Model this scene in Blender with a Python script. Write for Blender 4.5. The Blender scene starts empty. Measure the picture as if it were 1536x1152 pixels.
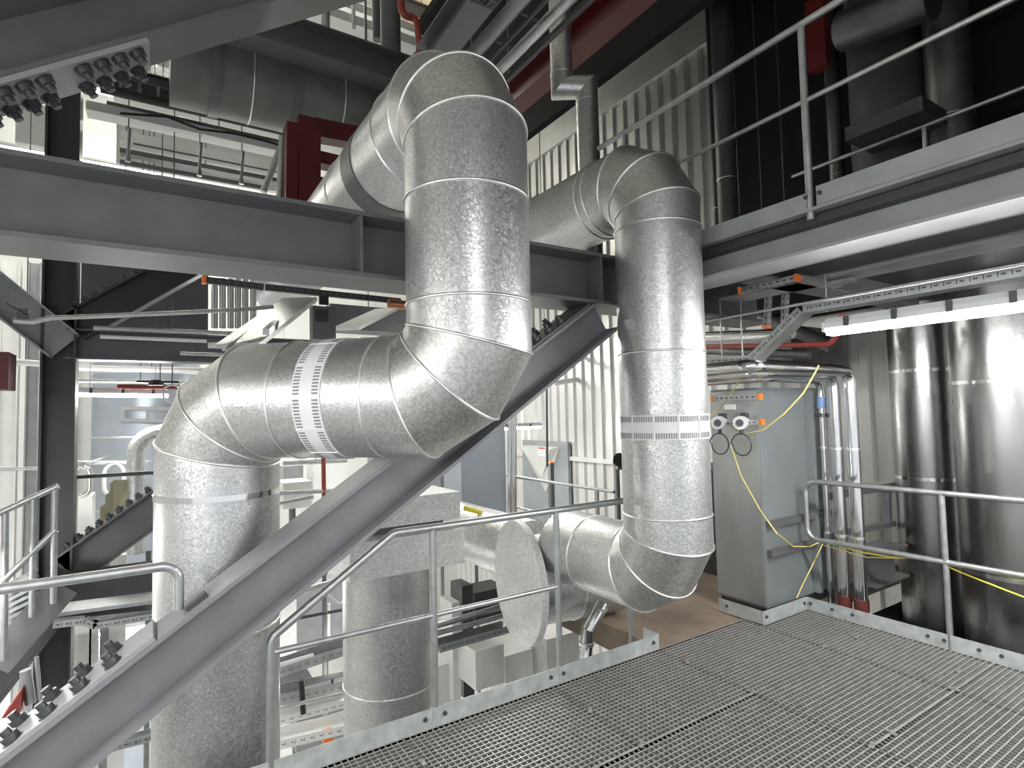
import bpy, math, random
from mathutils import Vector as V, Matrix
random.seed(7)
S = bpy.context.scene
COL = S.collection
# ------------------------------------------------------------------ camera
FPX, YAW, PITCH, ROLL, EYE = 842.0, math.radians(32.63), math.radians(3.0), math.radians(-1.31), 1.73
_f = V((math.sin(YAW)*math.cos(PITCH), math.cos(YAW)*math.cos(PITCH), math.sin(PITCH)))
_r0 = V((math.cos(YAW), -math.sin(YAW), 0)); _u0 = _r0.cross(_f)
_r = math.cos(ROLL)*_r0 + math.sin(ROLL)*_u0
_u = -math.sin(ROLL)*_r0 + math.cos(ROLL)*_u0
EYEP = V((0, 0, EYE))
cam = bpy.data.cameras.new('camera'); camo = bpy.data.objects.new('camera', cam); COL.objects.link(camo)
cam.sensor_fit = 'HORIZONTAL'; cam.sensor_width = 36; cam.lens = FPX/1536*36; cam.clip_start = .05; cam.clip_end = 200
camo.matrix_world = Matrix(((_r.x, _u.x, -_f.x, 0), (_r.y, _u.y, -_f.y, 0), (_r.z, _u.z, -_f.z, EYE), (0, 0, 0, 1)))
S.camera = camo
# ------------------------------------------------------------------ world, exposure
W = bpy.data.worlds.new('hall_ambient'); S.world = W; W.use_nodes = True
W.node_tree.nodes['Background'].inputs[0].default_value = (.93, .96, 1, 1)
W.node_tree.nodes['Background'].inputs[1].default_value = .58
S.view_settings.view_transform = 'Standard'; S.view_settings.look = 'None'
S.view_settings.exposure = 0.8; S.view_settings.gamma = 1; S.view_settings.use_curve_mapping = False
S.cycles.use_denoising = True
S.cycles.max_bounces = 6; S.cycles.diffuse_bounces = 3; S.cycles.glossy_bounces = 3; S.cycles.use_adaptive_sampling = True; S.cycles.adaptive_threshold = .025
S.cycles.sample_clamp_indirect = 6
LAMP = 58.0          # emission of a lit tube diffuser

# ------------------------------------------------------------------ survey helpers: picture ray -> point on a plane of the building grid
def _ray(x, y): return _r*((x-768)/FPX) + _u*((576-y)/FPX) + _f
def aX(x, y, X): d = _ray(x, y); return EYEP + d*(X/d.x)
def aY(x, y, Y): d = _ray(x, y); return EYEP + d*(Y/d.y)
def aZ(x, y, Z): d = _ray(x, y); return EYEP + d*((Z-EYE)/d.z)

# ------------------------------------------------------------------ materials
def mat(name, col, rough=.5, metal=0., var=0., scale=8., bump=0., bscale=60., emit=None, stretch=None, spec=None):
    m = bpy.data.materials.new(name); m.use_nodes = True
    nt = m.node_tree; b = nt.nodes['Principled BSDF']
    b.inputs['Base Color'].default_value = (*col, 1); b.inputs['Roughness'].default_value = rough
    b.inputs['Metallic'].default_value = metal
    if spec is not None: b.inputs['Specular IOR Level'].default_value = spec
    tc = nt.nodes.new('ShaderNodeTexCoord'); src = tc.outputs['Object']
    if stretch:
        mp = nt.nodes.new('ShaderNodeMapping'); mp.inputs['Scale'].default_value = stretch
        nt.links.new(src, mp.inputs[0]); src = mp.outputs[0]
    if var:
        n = nt.nodes.new('ShaderNodeTexNoise'); n.inputs['Scale'].default_value = scale; n.inputs['Detail'].default_value = 6
        nt.links.new(src, n.inputs['Vector'])
        r = nt.nodes.new('ShaderNodeValToRGB')
        r.color_ramp.elements[0].position = .3; r.color_ramp.elements[1].position = .7
        r.color_ramp.elements[0].color = (*[c*(1-var) for c in col], 1); r.color_ramp.elements[1].color = (*[min(1, c*(1+var)) for c in col], 1)
        nt.links.new(n.outputs['Fac'], r.inputs[0]); nt.links.new(r.outputs[0], b.inputs['Base Color'])
        mr = nt.nodes.new('ShaderNodeMapRange'); mr.inputs[3].default_value = max(.03, rough*.8); mr.inputs[4].default_value = min(1, rough*1.25)
        nt.links.new(n.outputs['Fac'], mr.inputs[0]); nt.links.new(mr.outputs[0], b.inputs['Roughness'])
    if bump:
        n2 = nt.nodes.new('ShaderNodeTexNoise'); n2.inputs['Scale'].default_value = bscale; n2.inputs['Detail'].default_value = 4
        nt.links.new(src, n2.inputs['Vector'])
        bp = nt.nodes.new('ShaderNodeBump'); bp.inputs['Strength'].default_value = bump; bp.inputs['Distance'].default_value = .01
        nt.links.new(n2.outputs['Fac'], bp.inputs['Height']); nt.links.new(bp.outputs[0], b.inputs['Normal'])
    if emit:
        b.inputs['Emission Color'].default_value = (*emit[0], 1); b.inputs['Emission Strength'].default_value = emit[1]
    return m

def galv(name, col=(.62, .63, .63), rough=.39, tilt=.12, scale=125., rvar=.16, metal=1.):
    """hot-dip galvanised sheet: crystal cells, each reflecting in a slightly different direction"""
    m = bpy.data.materials.new(name); m.use_nodes = True
    nt = m.node_tree; b = nt.nodes['Principled BSDF']; L = nt.links.new
    b.inputs['Metallic'].default_value = metal
    tc = nt.nodes.new('ShaderNodeTexCoord')
    vo = nt.nodes.new('ShaderNodeTexVoronoi'); vo.inputs['Scale'].default_value = scale
    L(tc.outputs['Object'], vo.inputs['Vector'])
    no = nt.nodes.new('ShaderNodeTexNoise'); no.inputs['Scale'].default_value = 3; no.inputs['Detail'].default_value = 4
    L(tc.outputs['Object'], no.inputs['Vector'])
    sp = nt.nodes.new('ShaderNodeSeparateColor'); L(vo.outputs['Color'], sp.inputs[0])
    r = nt.nodes.new('ShaderNodeValToRGB'); L(sp.outputs[0], r.inputs[0])
    r.color_ramp.elements[0].color = (*[c*.82 for c in col], 1); r.color_ramp.elements[1].color = (*[min(1, c*1.2) for c in col], 1)
    mx = nt.nodes.new('ShaderNodeMix'); mx.data_type = 'RGBA'; mx.blend_type = 'MULTIPLY'; mx.inputs[0].default_value = .58
    r2 = nt.nodes.new('ShaderNodeValToRGB'); L(no.outputs['Fac'], r2.inputs[0])
    r2.color_ramp.elements[0].position = .3; r2.color_ramp.elements[1].position = .65
    r2.color_ramp.elements[0].color = (.75, .75, .74, 1); r2.color_ramp.elements[1].color = (1, 1, 1, 1)
    L(r.outputs[0], mx.inputs[6]); L(r2.outputs[0], mx.inputs[7]); L(mx.outputs[2], b.inputs['Base Color'])
    mr = nt.nodes.new('ShaderNodeMapRange'); mr.inputs[3].default_value = rough-rvar/2; mr.inputs[4].default_value = rough+rvar/2
    L(sp.outputs[1], mr.inputs[0]); L(mr.outputs[0], b.inputs['Roughness'])
    ge = nt.nodes.new('ShaderNodeNewGeometry')
    vs = nt.nodes.new('ShaderNodeVectorMath'); vs.operation = 'SUBTRACT'; vs.inputs[1].default_value = (.5, .5, .5); L(vo.outputs['Color'], vs.inputs[0])
    sc = nt.nodes.new('ShaderNodeVectorMath'); sc.operation = 'SCALE'; sc.inputs['Scale'].default_value = tilt; L(vs.outputs[0], sc.inputs[0])
    ad = nt.nodes.new('ShaderNodeVectorMath'); ad.operation = 'ADD'; L(ge.outputs['Normal'], ad.inputs[0]); L(sc.outputs[0], ad.inputs[1])
    nm = nt.nodes.new('ShaderNodeVectorMath'); nm.operation = 'NORMALIZE'; L(ad.outputs[0], nm.inputs[0]); L(nm.outputs[0], b.inputs['Normal'])
    return m

M = dict(
    galv=galv('galvanised_cladding', metal=.86),
    galv_soft=galv('satin_cladding', (.6, .605, .59), .4, .05, 90, .06, .9),
    galv_far=galv('galvanised_far', (.66, .67, .66), .42, .12, 70, .16, .8),
    stucco=galv('stucco_embossed_sheet', (.9, .9, .87), .5, .3, 70, .2, .12),
    bead=mat('polished_bead', (.95, .95, .95), .34, 1),
    chrome=mat('stainless_jacket', (.8, .8, .8), .14, 1, .05, 4),
    duct=mat('duct_sheet', (.31, .31, .31), .27, 1, .15, 4, .16, 3.5, stretch=(1, 1, .35)),
    duct_dull=mat('dull_grey_duct', (.17, .175, .165), .5, .3, .2, 3),
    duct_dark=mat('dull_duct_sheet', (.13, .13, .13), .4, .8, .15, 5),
    paint=mat('grey_steel_paint', (.12, .123, .127), .42, 0, .12, 6, .06, 90),
    paint_brace=mat('mid_grey_steel_paint', (.21, .215, .225), .42, 0, .1, 6, .05, 90),
    paint_light=mat('light_grey_paint', (.3, .31, .32), .42, 0, .1, 5),
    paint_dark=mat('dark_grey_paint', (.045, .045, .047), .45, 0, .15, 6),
    rail=mat('galvanised_tube', (.48, .5, .5), .38, .85, .12, 18, .08, 120),
    toe=mat('galvanised_toe_plate', (.5, .53, .53), .45, .35, .18, 14),
    grate=mat('galvanised_grating', (.2, .2, .19), .5, .5, .2, 12),  # bar sides darkened in colour to stand for shade between bars
    grate_top=mat('lit_tone_bar_edge', (.42, .42, .4), .4, .5, .15, 20),  # bar tops lightened in colour, as if catching the light
    white=mat('white_paint', (.78, .79, .77), .5, 0, .05, 3),
    plastic=mat('white_plastic', (.8, .8, .82), .4),
    slot=mat('dark_slot', (.1, .1, .11), .6),
    black=mat('black_rubber', (.015, .015, .016), .55),
    bolt=mat('blackened_bolt', (.1, .105, .11), .45, .6),
    red=mat('red_oxide_paint', (.11, .013, .012), .45, 0, .15, 6),
    redpipe=mat('red_sprinkler_paint', (.3, .05, .04), .4),
    orange=mat('orange_cap', (.85, .22, .04), .5),
    yellow=mat('yellow_cable', (.72, .62, .2), .5),
    yellowb=mat('bright_yellow_cable', (.85, .72, .08), .5),
    blue=mat('blue_valve', (.2, .33, .6), .4),
    concrete=mat('stained_concrete', (.2, .155, .115), .75, 0, .45, 2.2, .3, 30),
    floor=mat('screed_floor', (.5, .5, .48), .6, 0, .15, 1.5),
    sheet=mat('corrugated_sheet', (.62, .62, .6), .38, .55, .08, 2, stretch=(1, 1, .2)),
    sheet_up=mat('darker_corrugated_sheet', (.3, .3, .29), .45, .4, .1, 2),  # darker, duller variant of the corrugated sheet
    wall=mat('white_wall_panel', (.74, .75, .74), .6, 0, .05, .6),
    roof=mat('roof_deck', (.75, .74, .66), .6, 0, .1, 1),
    panel=mat('blue_grey_panel', (.24, .262, .27), .36, .25, .12, 2.2),
    patched=mat('patched_plate', (.5, .52, .52), .36, .75, .16, 3, stretch=(1, 1, .5)),
    bandslot=mat('band_slot', (.26, .26, .28), .6),
    void=mat('shade_black_sheet', (.015, .015, .015), .8, spec=.08),  # black colour stands in for the dark of unlit decks and gaps
    sleeve=mat('brown_red_sleeve', (.13, .03, .025), .5),
    tank=mat('pale_blue_tank', (.42, .46, .52), .35, .3, .05, 3),
    lampbody=mat('lamp_housing', (.75, .76, .78), .4),
    lamp=mat('lit_diffuser', (.9, .9, .9), .3, emit=((1, .985, .95), LAMP)),
    lampnear=mat('lit_diffuser_bright', (.9, .9, .9), .3, emit=((1, .985, .96), LAMP*1.08)),
    lampbare=mat('lit_bare_tube', (.9, .9, .9), .3, emit=((1, .97, .85), LAMP*1.2)),
    lampdim=mat('lit_diffuser_soft', (.9, .9, .9), .3, emit=((1, .98, .9), LAMP*.42)),
    warm=mat('warm_bulb', (1, .7, .2), .4, emit=((1, .6, .12), 9)),
    copper=mat('copper', (.6, .28, .16), .35, .9),
    cloth=mat('beige_rag', (.45, .42, .3), .9),
    vest=mat('white_box', (.72, .72, .7), .5, 0, .06, 4),
)

# ------------------------------------------------------------------ mesh builder
BASE = {}
def frame(d, up=None):
    d = d.normalized(); up = up or (V((0, 0, 1)) if abs(d.z) < .95 else V((0, 1, 0)))
    s = d.cross(up).normalized(); u = s.cross(d).normalized()
    return d, s, u
class MB:
    def __init__(s): s.v = []; s.f = []; s.sm = []
    def add(s, vs, fs, smooth=False):
        o = len(s.v); s.v += [V(p) for p in vs]; s.f += [tuple(i+o for i in f) for f in fs]; s.sm += [smooth]*len(fs); return s
    def box(s, a, b):
        x0, x1 = sorted((a[0], b[0])); y0, y1 = sorted((a[1], b[1])); z0, z1 = sorted((a[2], b[2]))
        return s.add([(x0, y0, z0), (x1, y0, z0), (x1, y1, z0), (x0, y1, z0), (x0, y0, z1), (x1, y0, z1), (x1, y1, z1), (x0, y1, z1)],
                     [(3, 2, 1, 0), (4, 5, 6, 7), (0, 1, 5, 4), (1, 2, 6, 5), (2, 3, 7, 6), (3, 0, 4, 7)])
    def bar(s, a, b, w, h, up=None):          # rectangular bar from a to b, w sideways, h along up
        a, b = V(a), V(b); d, sd, u = frame(b-a, up); sd = sd*w/2; u = u*h/2
        return s.add([a-sd-u, a+sd-u, a+sd+u, a-sd+u, b-sd-u, b+sd-u, b+sd+u, b-sd+u],
                     [(0, 1, 2, 3), (7, 6, 5, 4), (4, 5, 1, 0), (5, 6, 2, 1), (6, 7, 3, 2), (7, 4, 0, 3)])
    def prism(s, a, b, prof, up=None):         # closed profile [(side, up)...] swept from a to b
        a, b = V(a), V(b); d, sd, u = frame(b-a, up); n = len(prof)
        vs = [a+sd*x+u*y for x, y in prof] + [b+sd*x+u*y for x, y in prof]
        fs = [(i, (i+1) % n, n+(i+1) % n, n+i) for i in range(n)] + [tuple(range(n-1, -1, -1)), tuple(range(n, 2*n))]
        return s.add(vs, fs)
    def ibeam(s, a, b, h, w, tf=.02, tw=.014, up=None):
        H, X, t = h/2, w/2, tw/2
        return s.prism(a, b, [(-X, -H), (X, -H), (X, -H+tf), (t, -H+tf), (t, H-tf), (X, H-tf), (X, H), (-X, H), (-X, H-tf), (-t, H-tf), (-t, -H+tf), (-X, -H+tf)], up)
    def path(s, pts, r, n=16, cap=True, closed=False):
        rings = mitre_rings(pts, r, n)
        for i in range(len(rings)-1): s.add(rings[i]+rings[i+1], [(k, (k+1) % n, n+(k+1) % n, n+k) for k in range(n)], True)
        if cap: s.add(rings[0], [tuple(range(n-1, -1, -1))]); s.add(rings[-1], [tuple(range(n))])
        return s
    def tube(s, a, b, r, n=16, cap=True): return s.path([V(a), V(b)], r, n, cap)
    def cone(s, a, b, r0, r1, n=32, cap=True):
        a, b = V(a), V(b); d, sd, u = frame(b-a)
        c = [(math.cos(2*math.pi*k/n), math.sin(2*math.pi*k/n)) for k in range(n)]
        R0 = [a+(sd*x+u*y)*r0 for x, y in c]; R1 = [b+(sd*x+u*y)*r1 for x, y in c]
        s.add(R0+R1, [(k, (k+1) % n, n+(k+1) % n, n+k) for k in range(n)], True)
        if cap: s.add(R0, [tuple(range(n-1, -1, -1))]); s.add(R1, [tuple(range(n))])
        return s
    def ringbead(s, ring, center, w, m=6):     # bead that follows a ring of points
        n = len(ring); nrm = (ring[1]-ring[0]).cross(ring[n//4]-ring[0]).normalized()
        rows = []
        for p in ring:
            o = (p-center).normalized()
            rows.append([p + o*(w*math.cos(2*math.pi*j/m)) + nrm*(w*math.sin(2*math.pi*j/m)) for j in range(m)])
        vs = [q for r_ in rows for q in r_]
        return s.add(vs, [(i*m+j, i*m+(j+1) % m, ((i+1) % n)*m+(j+1) % m, ((i+1) % n)*m+j) for i in range(n) for j in range(m)], True)
    def build(s, name, m, parent=None, origin=None):
        me = bpy.data.meshes.new(name)
        if parent is not None: base = BASE[parent]
        elif origin is not None: base = V(origin)
        else:
            xs = [p.x for p in s.v]; ys = [p.y for p in s.v]; base = V(((min(xs)+max(xs))/2, (min(ys)+max(ys))/2, min(p.z for p in s.v)))
        me.from_pydata([p-base for p in s.v], [], s.f)
        me.polygons.foreach_set('use_smooth', s.sm); me.materials.append(M[m] if isinstance(m, str) else m)
        me.validate(); me.update()
        o = bpy.data.objects.new(name, me); COL.objects.link(o)
        if parent is None: o.location = base
        else: o.parent = parent
        BASE[o] = base
        return o
def mitre_rings(pts, r, n):
    pts = [V(p) for p in pts]; d, sd, u = frame(pts[1]-pts[0])
    ring = [pts[0]+(sd*math.cos(2*math.pi*k/n)+u*math.sin(2*math.pi*k/n))*r for k in range(n)]; out = [ring]
    for i in range(1, len(pts)):
        d = (pts[i]-pts[i-1]).normalized()
        nn = (d+(pts[i+1]-pts[i]).normalized()).normalized() if i+1 < len(pts) else d
        ring = [q + d*((pts[i]-q).dot(nn)/d.dot(nn)) for q in ring]; out.append(ring)
    return out
def arc(a, c, b, R, n=6):                       # rounded corner at c between a and b
    a, b, c = V(a), V(b), V(c); u = (c-a).normalized(); v = (b-c).normalized(); ang = u.angle(v)
    if ang < 1e-3: return [c]
    T = R*math.tan(ang/2); p0 = c-u*T; w = (v-u*u.dot(v)).normalized(); O = p0+w*R
    return [O - w*R*math.cos(ang*k/n) + u*R*math.sin(ang*k/n) for k in range(n+1)]
def rounded(pts, R, n=6):
    pts = [V(p) for p in pts]; out = [pts[0]]
    for i in range(1, len(pts)-1): out += arc(pts[i-1], pts[i], pts[i+1], R, n)
    return out+[pts[-1]]
def sag(a, b, drop, n=14):
    a, b = V(a), V(b); return [a.lerp(b, k/n) - V((0, 0, drop*4*(k/n)*(1-k/n))) for k in range(n+1)]

def tag(o, label, cat, group=None):
    o['label'] = label; o['category'] = cat
    if group: o['group'] = group
    return o
def struct(o, label=None): 
    o['kind'] = 'structure'
    if label: o['label'] = label; o['category'] = label.split()[-1] if False else o.name.split('_')[0].split('.')[0]
    return o
def thing(name, label, cat, loc, group=None):
    o = bpy.data.objects.new(name, None); COL.objects.link(o); o.location = V(loc); o.empty_display_size = .1; BASE[o] = V(loc)
    return tag(o, label, cat, group)
def inst(name, src, parent, at, rot=None):      # another copy of a mesh, as a part
    o = bpy.data.objects.new(name, src); COL.objects.link(o); o.parent = parent; o.location = V(at)-BASE[parent]
    if rot is not None: o.rotation_euler = rot
    BASE[o] = BASE[parent]; return o
def proto(mb, m):
    me = bpy.data.meshes.new('piece'); me.from_pydata(mb.v, [], mb.f); me.polygons.foreach_set('use_smooth', mb.sm); me.materials.append(M[m]); me.update(); return me
def solo(name, mb, m, label, cat, group=None): return tag(mb.build(name, m), label, cat, group)
# ================================================================== SETTING
LOWZ = -4.2
struct(MB().box((-9, -4, LOWZ-.2), (7, 16, LOWZ)).build('floor', 'floor'), 'pale screed floor of the level far below')
struct(MB().box((3.16, 3.0, -.22), (6.9, 5.2, -.02)).build('floor', 'concrete'), 'brown stained concrete slab behind the grating')
struct(MB().box((-1.2, -3, -2.1), (6.9, 2.6, -2.0)).build('floor', 'void'), 'added dark deck below the grating that blackens its gaps')  # added dark sheet, so the grating gaps come out dark
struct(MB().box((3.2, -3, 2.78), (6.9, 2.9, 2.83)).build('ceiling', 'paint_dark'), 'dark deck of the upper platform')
struct(MB().box((-9, -4, 9.6), (9, 16, 9.8)).build('ceiling', 'roof'), 'pale roof deck high above')
struct(MB().box((-9, -4.2, 2.84), (7, -4, 9.6)).build('wall_front', 'paint_light'), 'added unseen grey wall behind the walkway, blocking ambient light above the lower storey')  # unseen wall added to keep ambient light off the upper storey
struct(MB().box((-9, 16, LOWZ), (9, 16.2, 9.6)).build('wall_back', 'wall'), 'white wall at the far end of the hall')
struct(MB().box((-9.2, -4, LOWZ), (-9, 16, 9.6)).build('wall_left', 'wall'), 'white side wall beyond the stairs')
wr = MB().box((7, -3, LOWZ), (7.1, 16, 9.6)).build('wall_right', 'sheet', origin=(7, 6, 0))
struct(wr, 'corrugated sheet wall with upright ribs behind the pipes')
ribp = MB(); ribp.add([(0, -.075, 0), (-.05, -.045, 0), (-.05, .045, 0), (0, .075, 0), (0, -.075, 1), (-.05, -.045, 1), (-.05, .045, 1), (0, .075, 1)],
                      [(0, 1, 5, 4), (1, 2, 6, 5), (2, 3, 7, 6), (4, 5, 6, 7), (3, 2, 1, 0)])
ribm = proto(ribp, 'sheet')
for k in range(44):
    y = 2.2+.27*k
    o = inst('rib', ribm, wr, (7, y, -3.0)); o.scale = (1, 1, 10.2 if y > 4.8 else 5.4)
struct(MB().box((6.9, 4.8, 7.2), (6.99, 13.9, 7.95)).build('trim_2', 'sheet'), 'flat flashing strip above the wall ribs')
struct(MB().box((6.9, 2, .78), (6.995, 14.2, .86)).build('trim_1', 'sheet'), 'sheet metal ledge across the corrugated wall')

# ------------------------------------------------------------------ grating platform
PX0, PX1, PY0, PY1 = -1.0, 4.74, -1.2, 2.965
gr = thing('grating_platform', 'galvanised open bar grating of the walkway in the foreground', 'grating', (2, 1, 0))
def panel(x0, x1, y0, y1):
    m = MB(); tp = MB(); z1 = -.001
    n = max(1, round((y1-y0)/.0333)); 
    for k in range(0, n+1): y = y0+(y1-y0)*k/n; m.box((x0, y-.003, z1-.03), (x1, y+.003, z1-.002)); tp.box((x0, y-.0032, z1-.002), (x1, y+.0032, z1))
    n = max(1, round((x1-x0)/.0333))
    for k in range(1, n): x = x0+(x1-x0)*k/n; tp.box((x-.0022, y0, z1-.014), (x+.0022, y1, z1-.004))
    o = m.build('grating_panel', 'grate', gr); o['kind'] = 'stuff'
    q = tp.build('bar_edges', 'grate_top', o); q['kind'] = 'stuff'
    f = MB()
    for a, b in (((x0, y0), (x1, y0)), ((x0, y1), (x1, y1)), ((x0, y0), (x0, y1)), ((x1, y0), (x1, y1))):
        f.box((min(a[0], b[0])-.003, min(a[1], b[1])-.003, z1-.032), (max(a[0], b[0])+.003, max(a[1], b[1])+.003, z1-.004))
    f.build('edge_band', 'grate', o)
xs = (-.55, .15, 1.15, 2.15, 3.1, 4.1, 4.735)
for i in range(6):
    ys = (-1.2, -.1, 1.05, 2.19, 2.965) if i < 4 else ((-1.2, .45, 1.52, 2.79) if i > 4 else (-1.2, .45, 1.52, 2.965))
    for j in range(len(ys)-1): panel(xs[i]+.004, xs[i+1]-.004, ys[j]+.004, ys[j+1]-.004)
clipm = proto(MB().box((-.03, -.012, 0), (.03, .012, .006)).tube((0, 0, .004), (0, 0, .014), .01, 8), 'rail')
for p in ((2.15, 2.6), (2.15, 2.19), (3.1, 2.2), (3.1, 1.52), (4.1, 1.52), (3.1, 2.7), (4.1, 2.3), (1.15, 2.7), (2.15, 1.7), (3.3, 1.52), (4.4, 1.6), (4.45, 2.25)):
    inst('clip', clipm, gr, (p[0], p[1], 0), (0, 0, random.random()*3))
for i, (a, b) in enumerate((((-.55, 2.8, -.13), (3.1, 2.8, -.13)), ((4.66, 2.70, -.13), (4.66, -1.2, -.13)), ((2.15, 2.70, -.13), (2.15, -1.2, -.13)))):
    solo('platform_joist', MB().ibeam(a, b, .18, .1, .012, .01), 'paint', ['grey steel joist under the left toe board', 'grey steel joist under the right toe board', 'grey steel joist under the middle of the grating'][i], 'beam')
# toe boards
bm_ = proto(MB().cone((0, 0, 0), (0, -.012, 0), .014, .012, 6), 'bolt')
def toe(label, a, b, bolts, h=.105, flip=None):
    t = thing('toe_board', label, 'toe board', (V(a)+V(b))/2, None)
    a, b = V(a), V(b); m = MB().bar(a+V((0, 0, h/2-.005)), b+V((0, 0, h/2-.005)), .006, h)
    m.build('plate', 'toe', t)
    d = (b-a).normalized(); rz = 0 if abs(d.x) > .5 else -math.pi/2
    for s_ in bolts:
        p = a.lerp(b, s_); inst('bolt', bm_, t, p+V((0, 0, .055))+(V((0, -.003, 0)) if rz == 0 else V((-.003, 0, 0))), (0, 0, rz))
    return t
toe('long galvanised toe board along the left edge of the grating', (-.55, 2.97, 0), (3.12, 2.97, 0), [(x+.55)/3.67 for x in (1.28, 1.40, 2.14, 2.24, 3.06, .45)])
toe('galvanised toe board along the right edge of the grating', (4.745, 2.80, 0), (4.745, -1.2, 0), (.01, .055, .095, .225, .25, .30, .33, .45))
toe('short toe board in front of the grey box column', (4.13, 2.80, 0), (4.745, 2.80, 0), (.05, .93))
toe('short toe board returning beside the grey box column', (4.13, 2.80, 0), (4.13, 3.22, 0), (.8,))
toe('short toe board end by the brown concrete', (3.12, 2.97, 0), (3.12, 3.12, 0), ())

# ------------------------------------------------------------------ primary steel
t = thing('main_beam', 'grey painted main beam crossing the picture behind the big pipes', 'beam', (1, 3.05, 2.47))
MB().ibeam((-1.9, 3.05, 2.645), (4.6, 3.05, 2.645), .35, .34, .022, .014).build('section', 'paint', t)
for px in (537, 893):
    x = aY(px, 400, 2.95).x
    for s_ in (-1, 1): MB().box((x-.008, 3.05+s_*.008, 2.493), (x+.008, 3.05+s_*.165, 2.797)).build('stiffener', 'paint', t)
hexm = proto(MB().cone((0, 0, 0), (0, 0, .03), .031, .031, 6).cone((0, 0, .03), (0, 0, .055), .018, .018, 8).cone((0, 0, 0), (0, 0, .004), .036, .036, 12), 'bolt')
BD = V((.8327, 0, .5537)); BN = V((-.5537, 0, .8327)); BANG = -math.atan2(.5537, .8327)
def brace_top(x): return V((x, 3.03, 1.047+.665*(x-.401)))
t = thing('diagonal_brace', 'grey steel diagonal brace rising from lower left to the main beam', 'brace', brace_top(-.6))
MB().ibeam(brace_top(-1.7)-BN*.13, brace_top(2.62)-BN*.13, .26, .26, .02, .012, up=BN).build('section', 'paint_brace', t)
MB().bar(brace_top(-1.3)+BN*.011, brace_top(.02)+BN*.011, .25, .02, up=BN).build('splice_plate', 'paint_light', t)
MB().bar(brace_top(1.95)+BN*.009, brace_top(2.52)+BN*.009, .24, .016, up=BN).build('end_plate', 'paint', t)
MB().bar(brace_top(.14)+V((0, -.05, 0))+BN*.006, brace_top(.22)+V((0, -.05, 0))+BN*.012, .05, .024, up=BN).build('lug', 'bolt', t)
for k in range(7):
    for y in (2.955, 3.105): o = inst('bolt', hexm, t, brace_top(-.12-k*.105)+V((0, y-3.03, 0))+BN*.021, (0, BANG, 0))
for k in range(4):
    for y in (2.955, 3.105): o = inst('bolt', hexm, t, brace_top(2.0+k*.1)+V((0, y-3.03, 0))+BN*.017, (0, BANG, 0))
# upper brace
UN = V((-.573, 0, .819)); UD = V((.819, 0, .573)); UANG = -math.atan2(.573, .819)
def up_bot(x): return V((x, 3.03, 3.11+.70*(x+.524)))
t = thing('upper_brace', 'dark steel diagonal brace in the top left corner with a bolted splice', 'brace', up_bot(-.9))
MB().ibeam(up_bot(-1.6)+UN*.14, up_bot(1.6)+UN*.14, .28, .26, .02, .012, up=UN).build('section', 'paint', t)
MB().bar(up_bot(-1.2)-UN*.011, up_bot(-.04)-UN*.011, .25, .022, up=UN).build('splice_plate', 'paint_light', t)
for k in range(15):
    if k == 4: continue
    for y in (2.955, 3.105): inst('bolt', hexm, t, up_bot(-.09-k*.064)+V((0, y-3.03, 0))-UN*.022, (0, UANG+math.pi, 0))
# right platform edge beam and neighbours
t = thing('edge_beam', 'grey painted edge beam carrying the upper right platform', 'beam', (3.29, 1, 2.62))
MB().ibeam((3.29, 2.86, 2.735), (3.29, -3, 2.735), .25, .30, .018, .012).build('section', 'paint_light', t)
for y in (1.95, 2.15): inst('bolt', hexm, t, (3.2, y, 2.86))
solo('inner_beam', MB().ibeam((3.95, 2.86, 2.70), (3.95, -3, 2.70), .2, .26, .016, .012), 'paint_light', 'second grey beam under the upper right platform behind the edge beam', 'beam')
solo('cross_beam', MB().ibeam((3.45, 2.3, 2.70), (5.95, 2.3, 2.70), .2, .2, .016, .012), 'paint', 'dark cross beam under the upper right platform', 'beam')
solo('rear_column', MB().ibeam((3.55, 3.6, -.02), (3.55, 3.6, 6.5), .26, .26, .018, .012, up=V((1, 0, 0))), 'paint_dark', 'dark steel column standing behind the right riser pipe', 'column') if False else None
# back frame at Y = 7
cx = aY(87, 700, 7).x
solo('steel_column', MB().ibeam((cx, 7, LOWZ), (cx, 7, 9.5), .27, .26, .02, .014, up=V((1, 0, 0))), 'paint_dark', 'tall dark steel column at the far left of the picture', 'column')
def inY(label, name, p, q, Y, h, w, m='paint', cat='beam', flat=False, up=None):
    a, b = aY(*p, Y), aY(*q, Y)
    if flat: z = (a.z+b.z)/2; a.z = b.z = z
    return solo(name, MB().ibeam(a, b, h, w, .018, .014, up), m, label, cat)
inY('dark steel beam joining the far left column at mid height', 'back_beam', (100, 530), (700, 530), 7, .3, .26, 'paint', flat=True)
inY('steel brace coming down to the far left column from the left edge', 'back_brace', (-60, 395), (98, 520), 6.9, .32, .3, 'paint_light', 'brace')
inY('dark bolted brace rising right from the far left column', 'back_brace', (112, 492), (330, 372), 7, .3, .26, 'paint_dark', 'brace')
inY('grey brace rising right from the foot of the far left column', 'back_brace', (100, 855), (420, 628), 7, .34, .28, 'paint', 'brace')
inY('dark wide brace running down left below the stairs', 'back_brace', (112, 860), (-70, 1090), 6.6, .34, .3, 'paint_dark', 'brace')
inY('long dark ceiling beam running to the top of the left pipe', 'high_beam', (250, -5), (640, 128), 6, .34, .3, 'paint', flat=True)
inY('dark beam above the pale duct in the upper left', 'high_beam', (190, 115), (500, 205), 7.35, .22, .2, 'paint_dark', flat=True)

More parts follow.
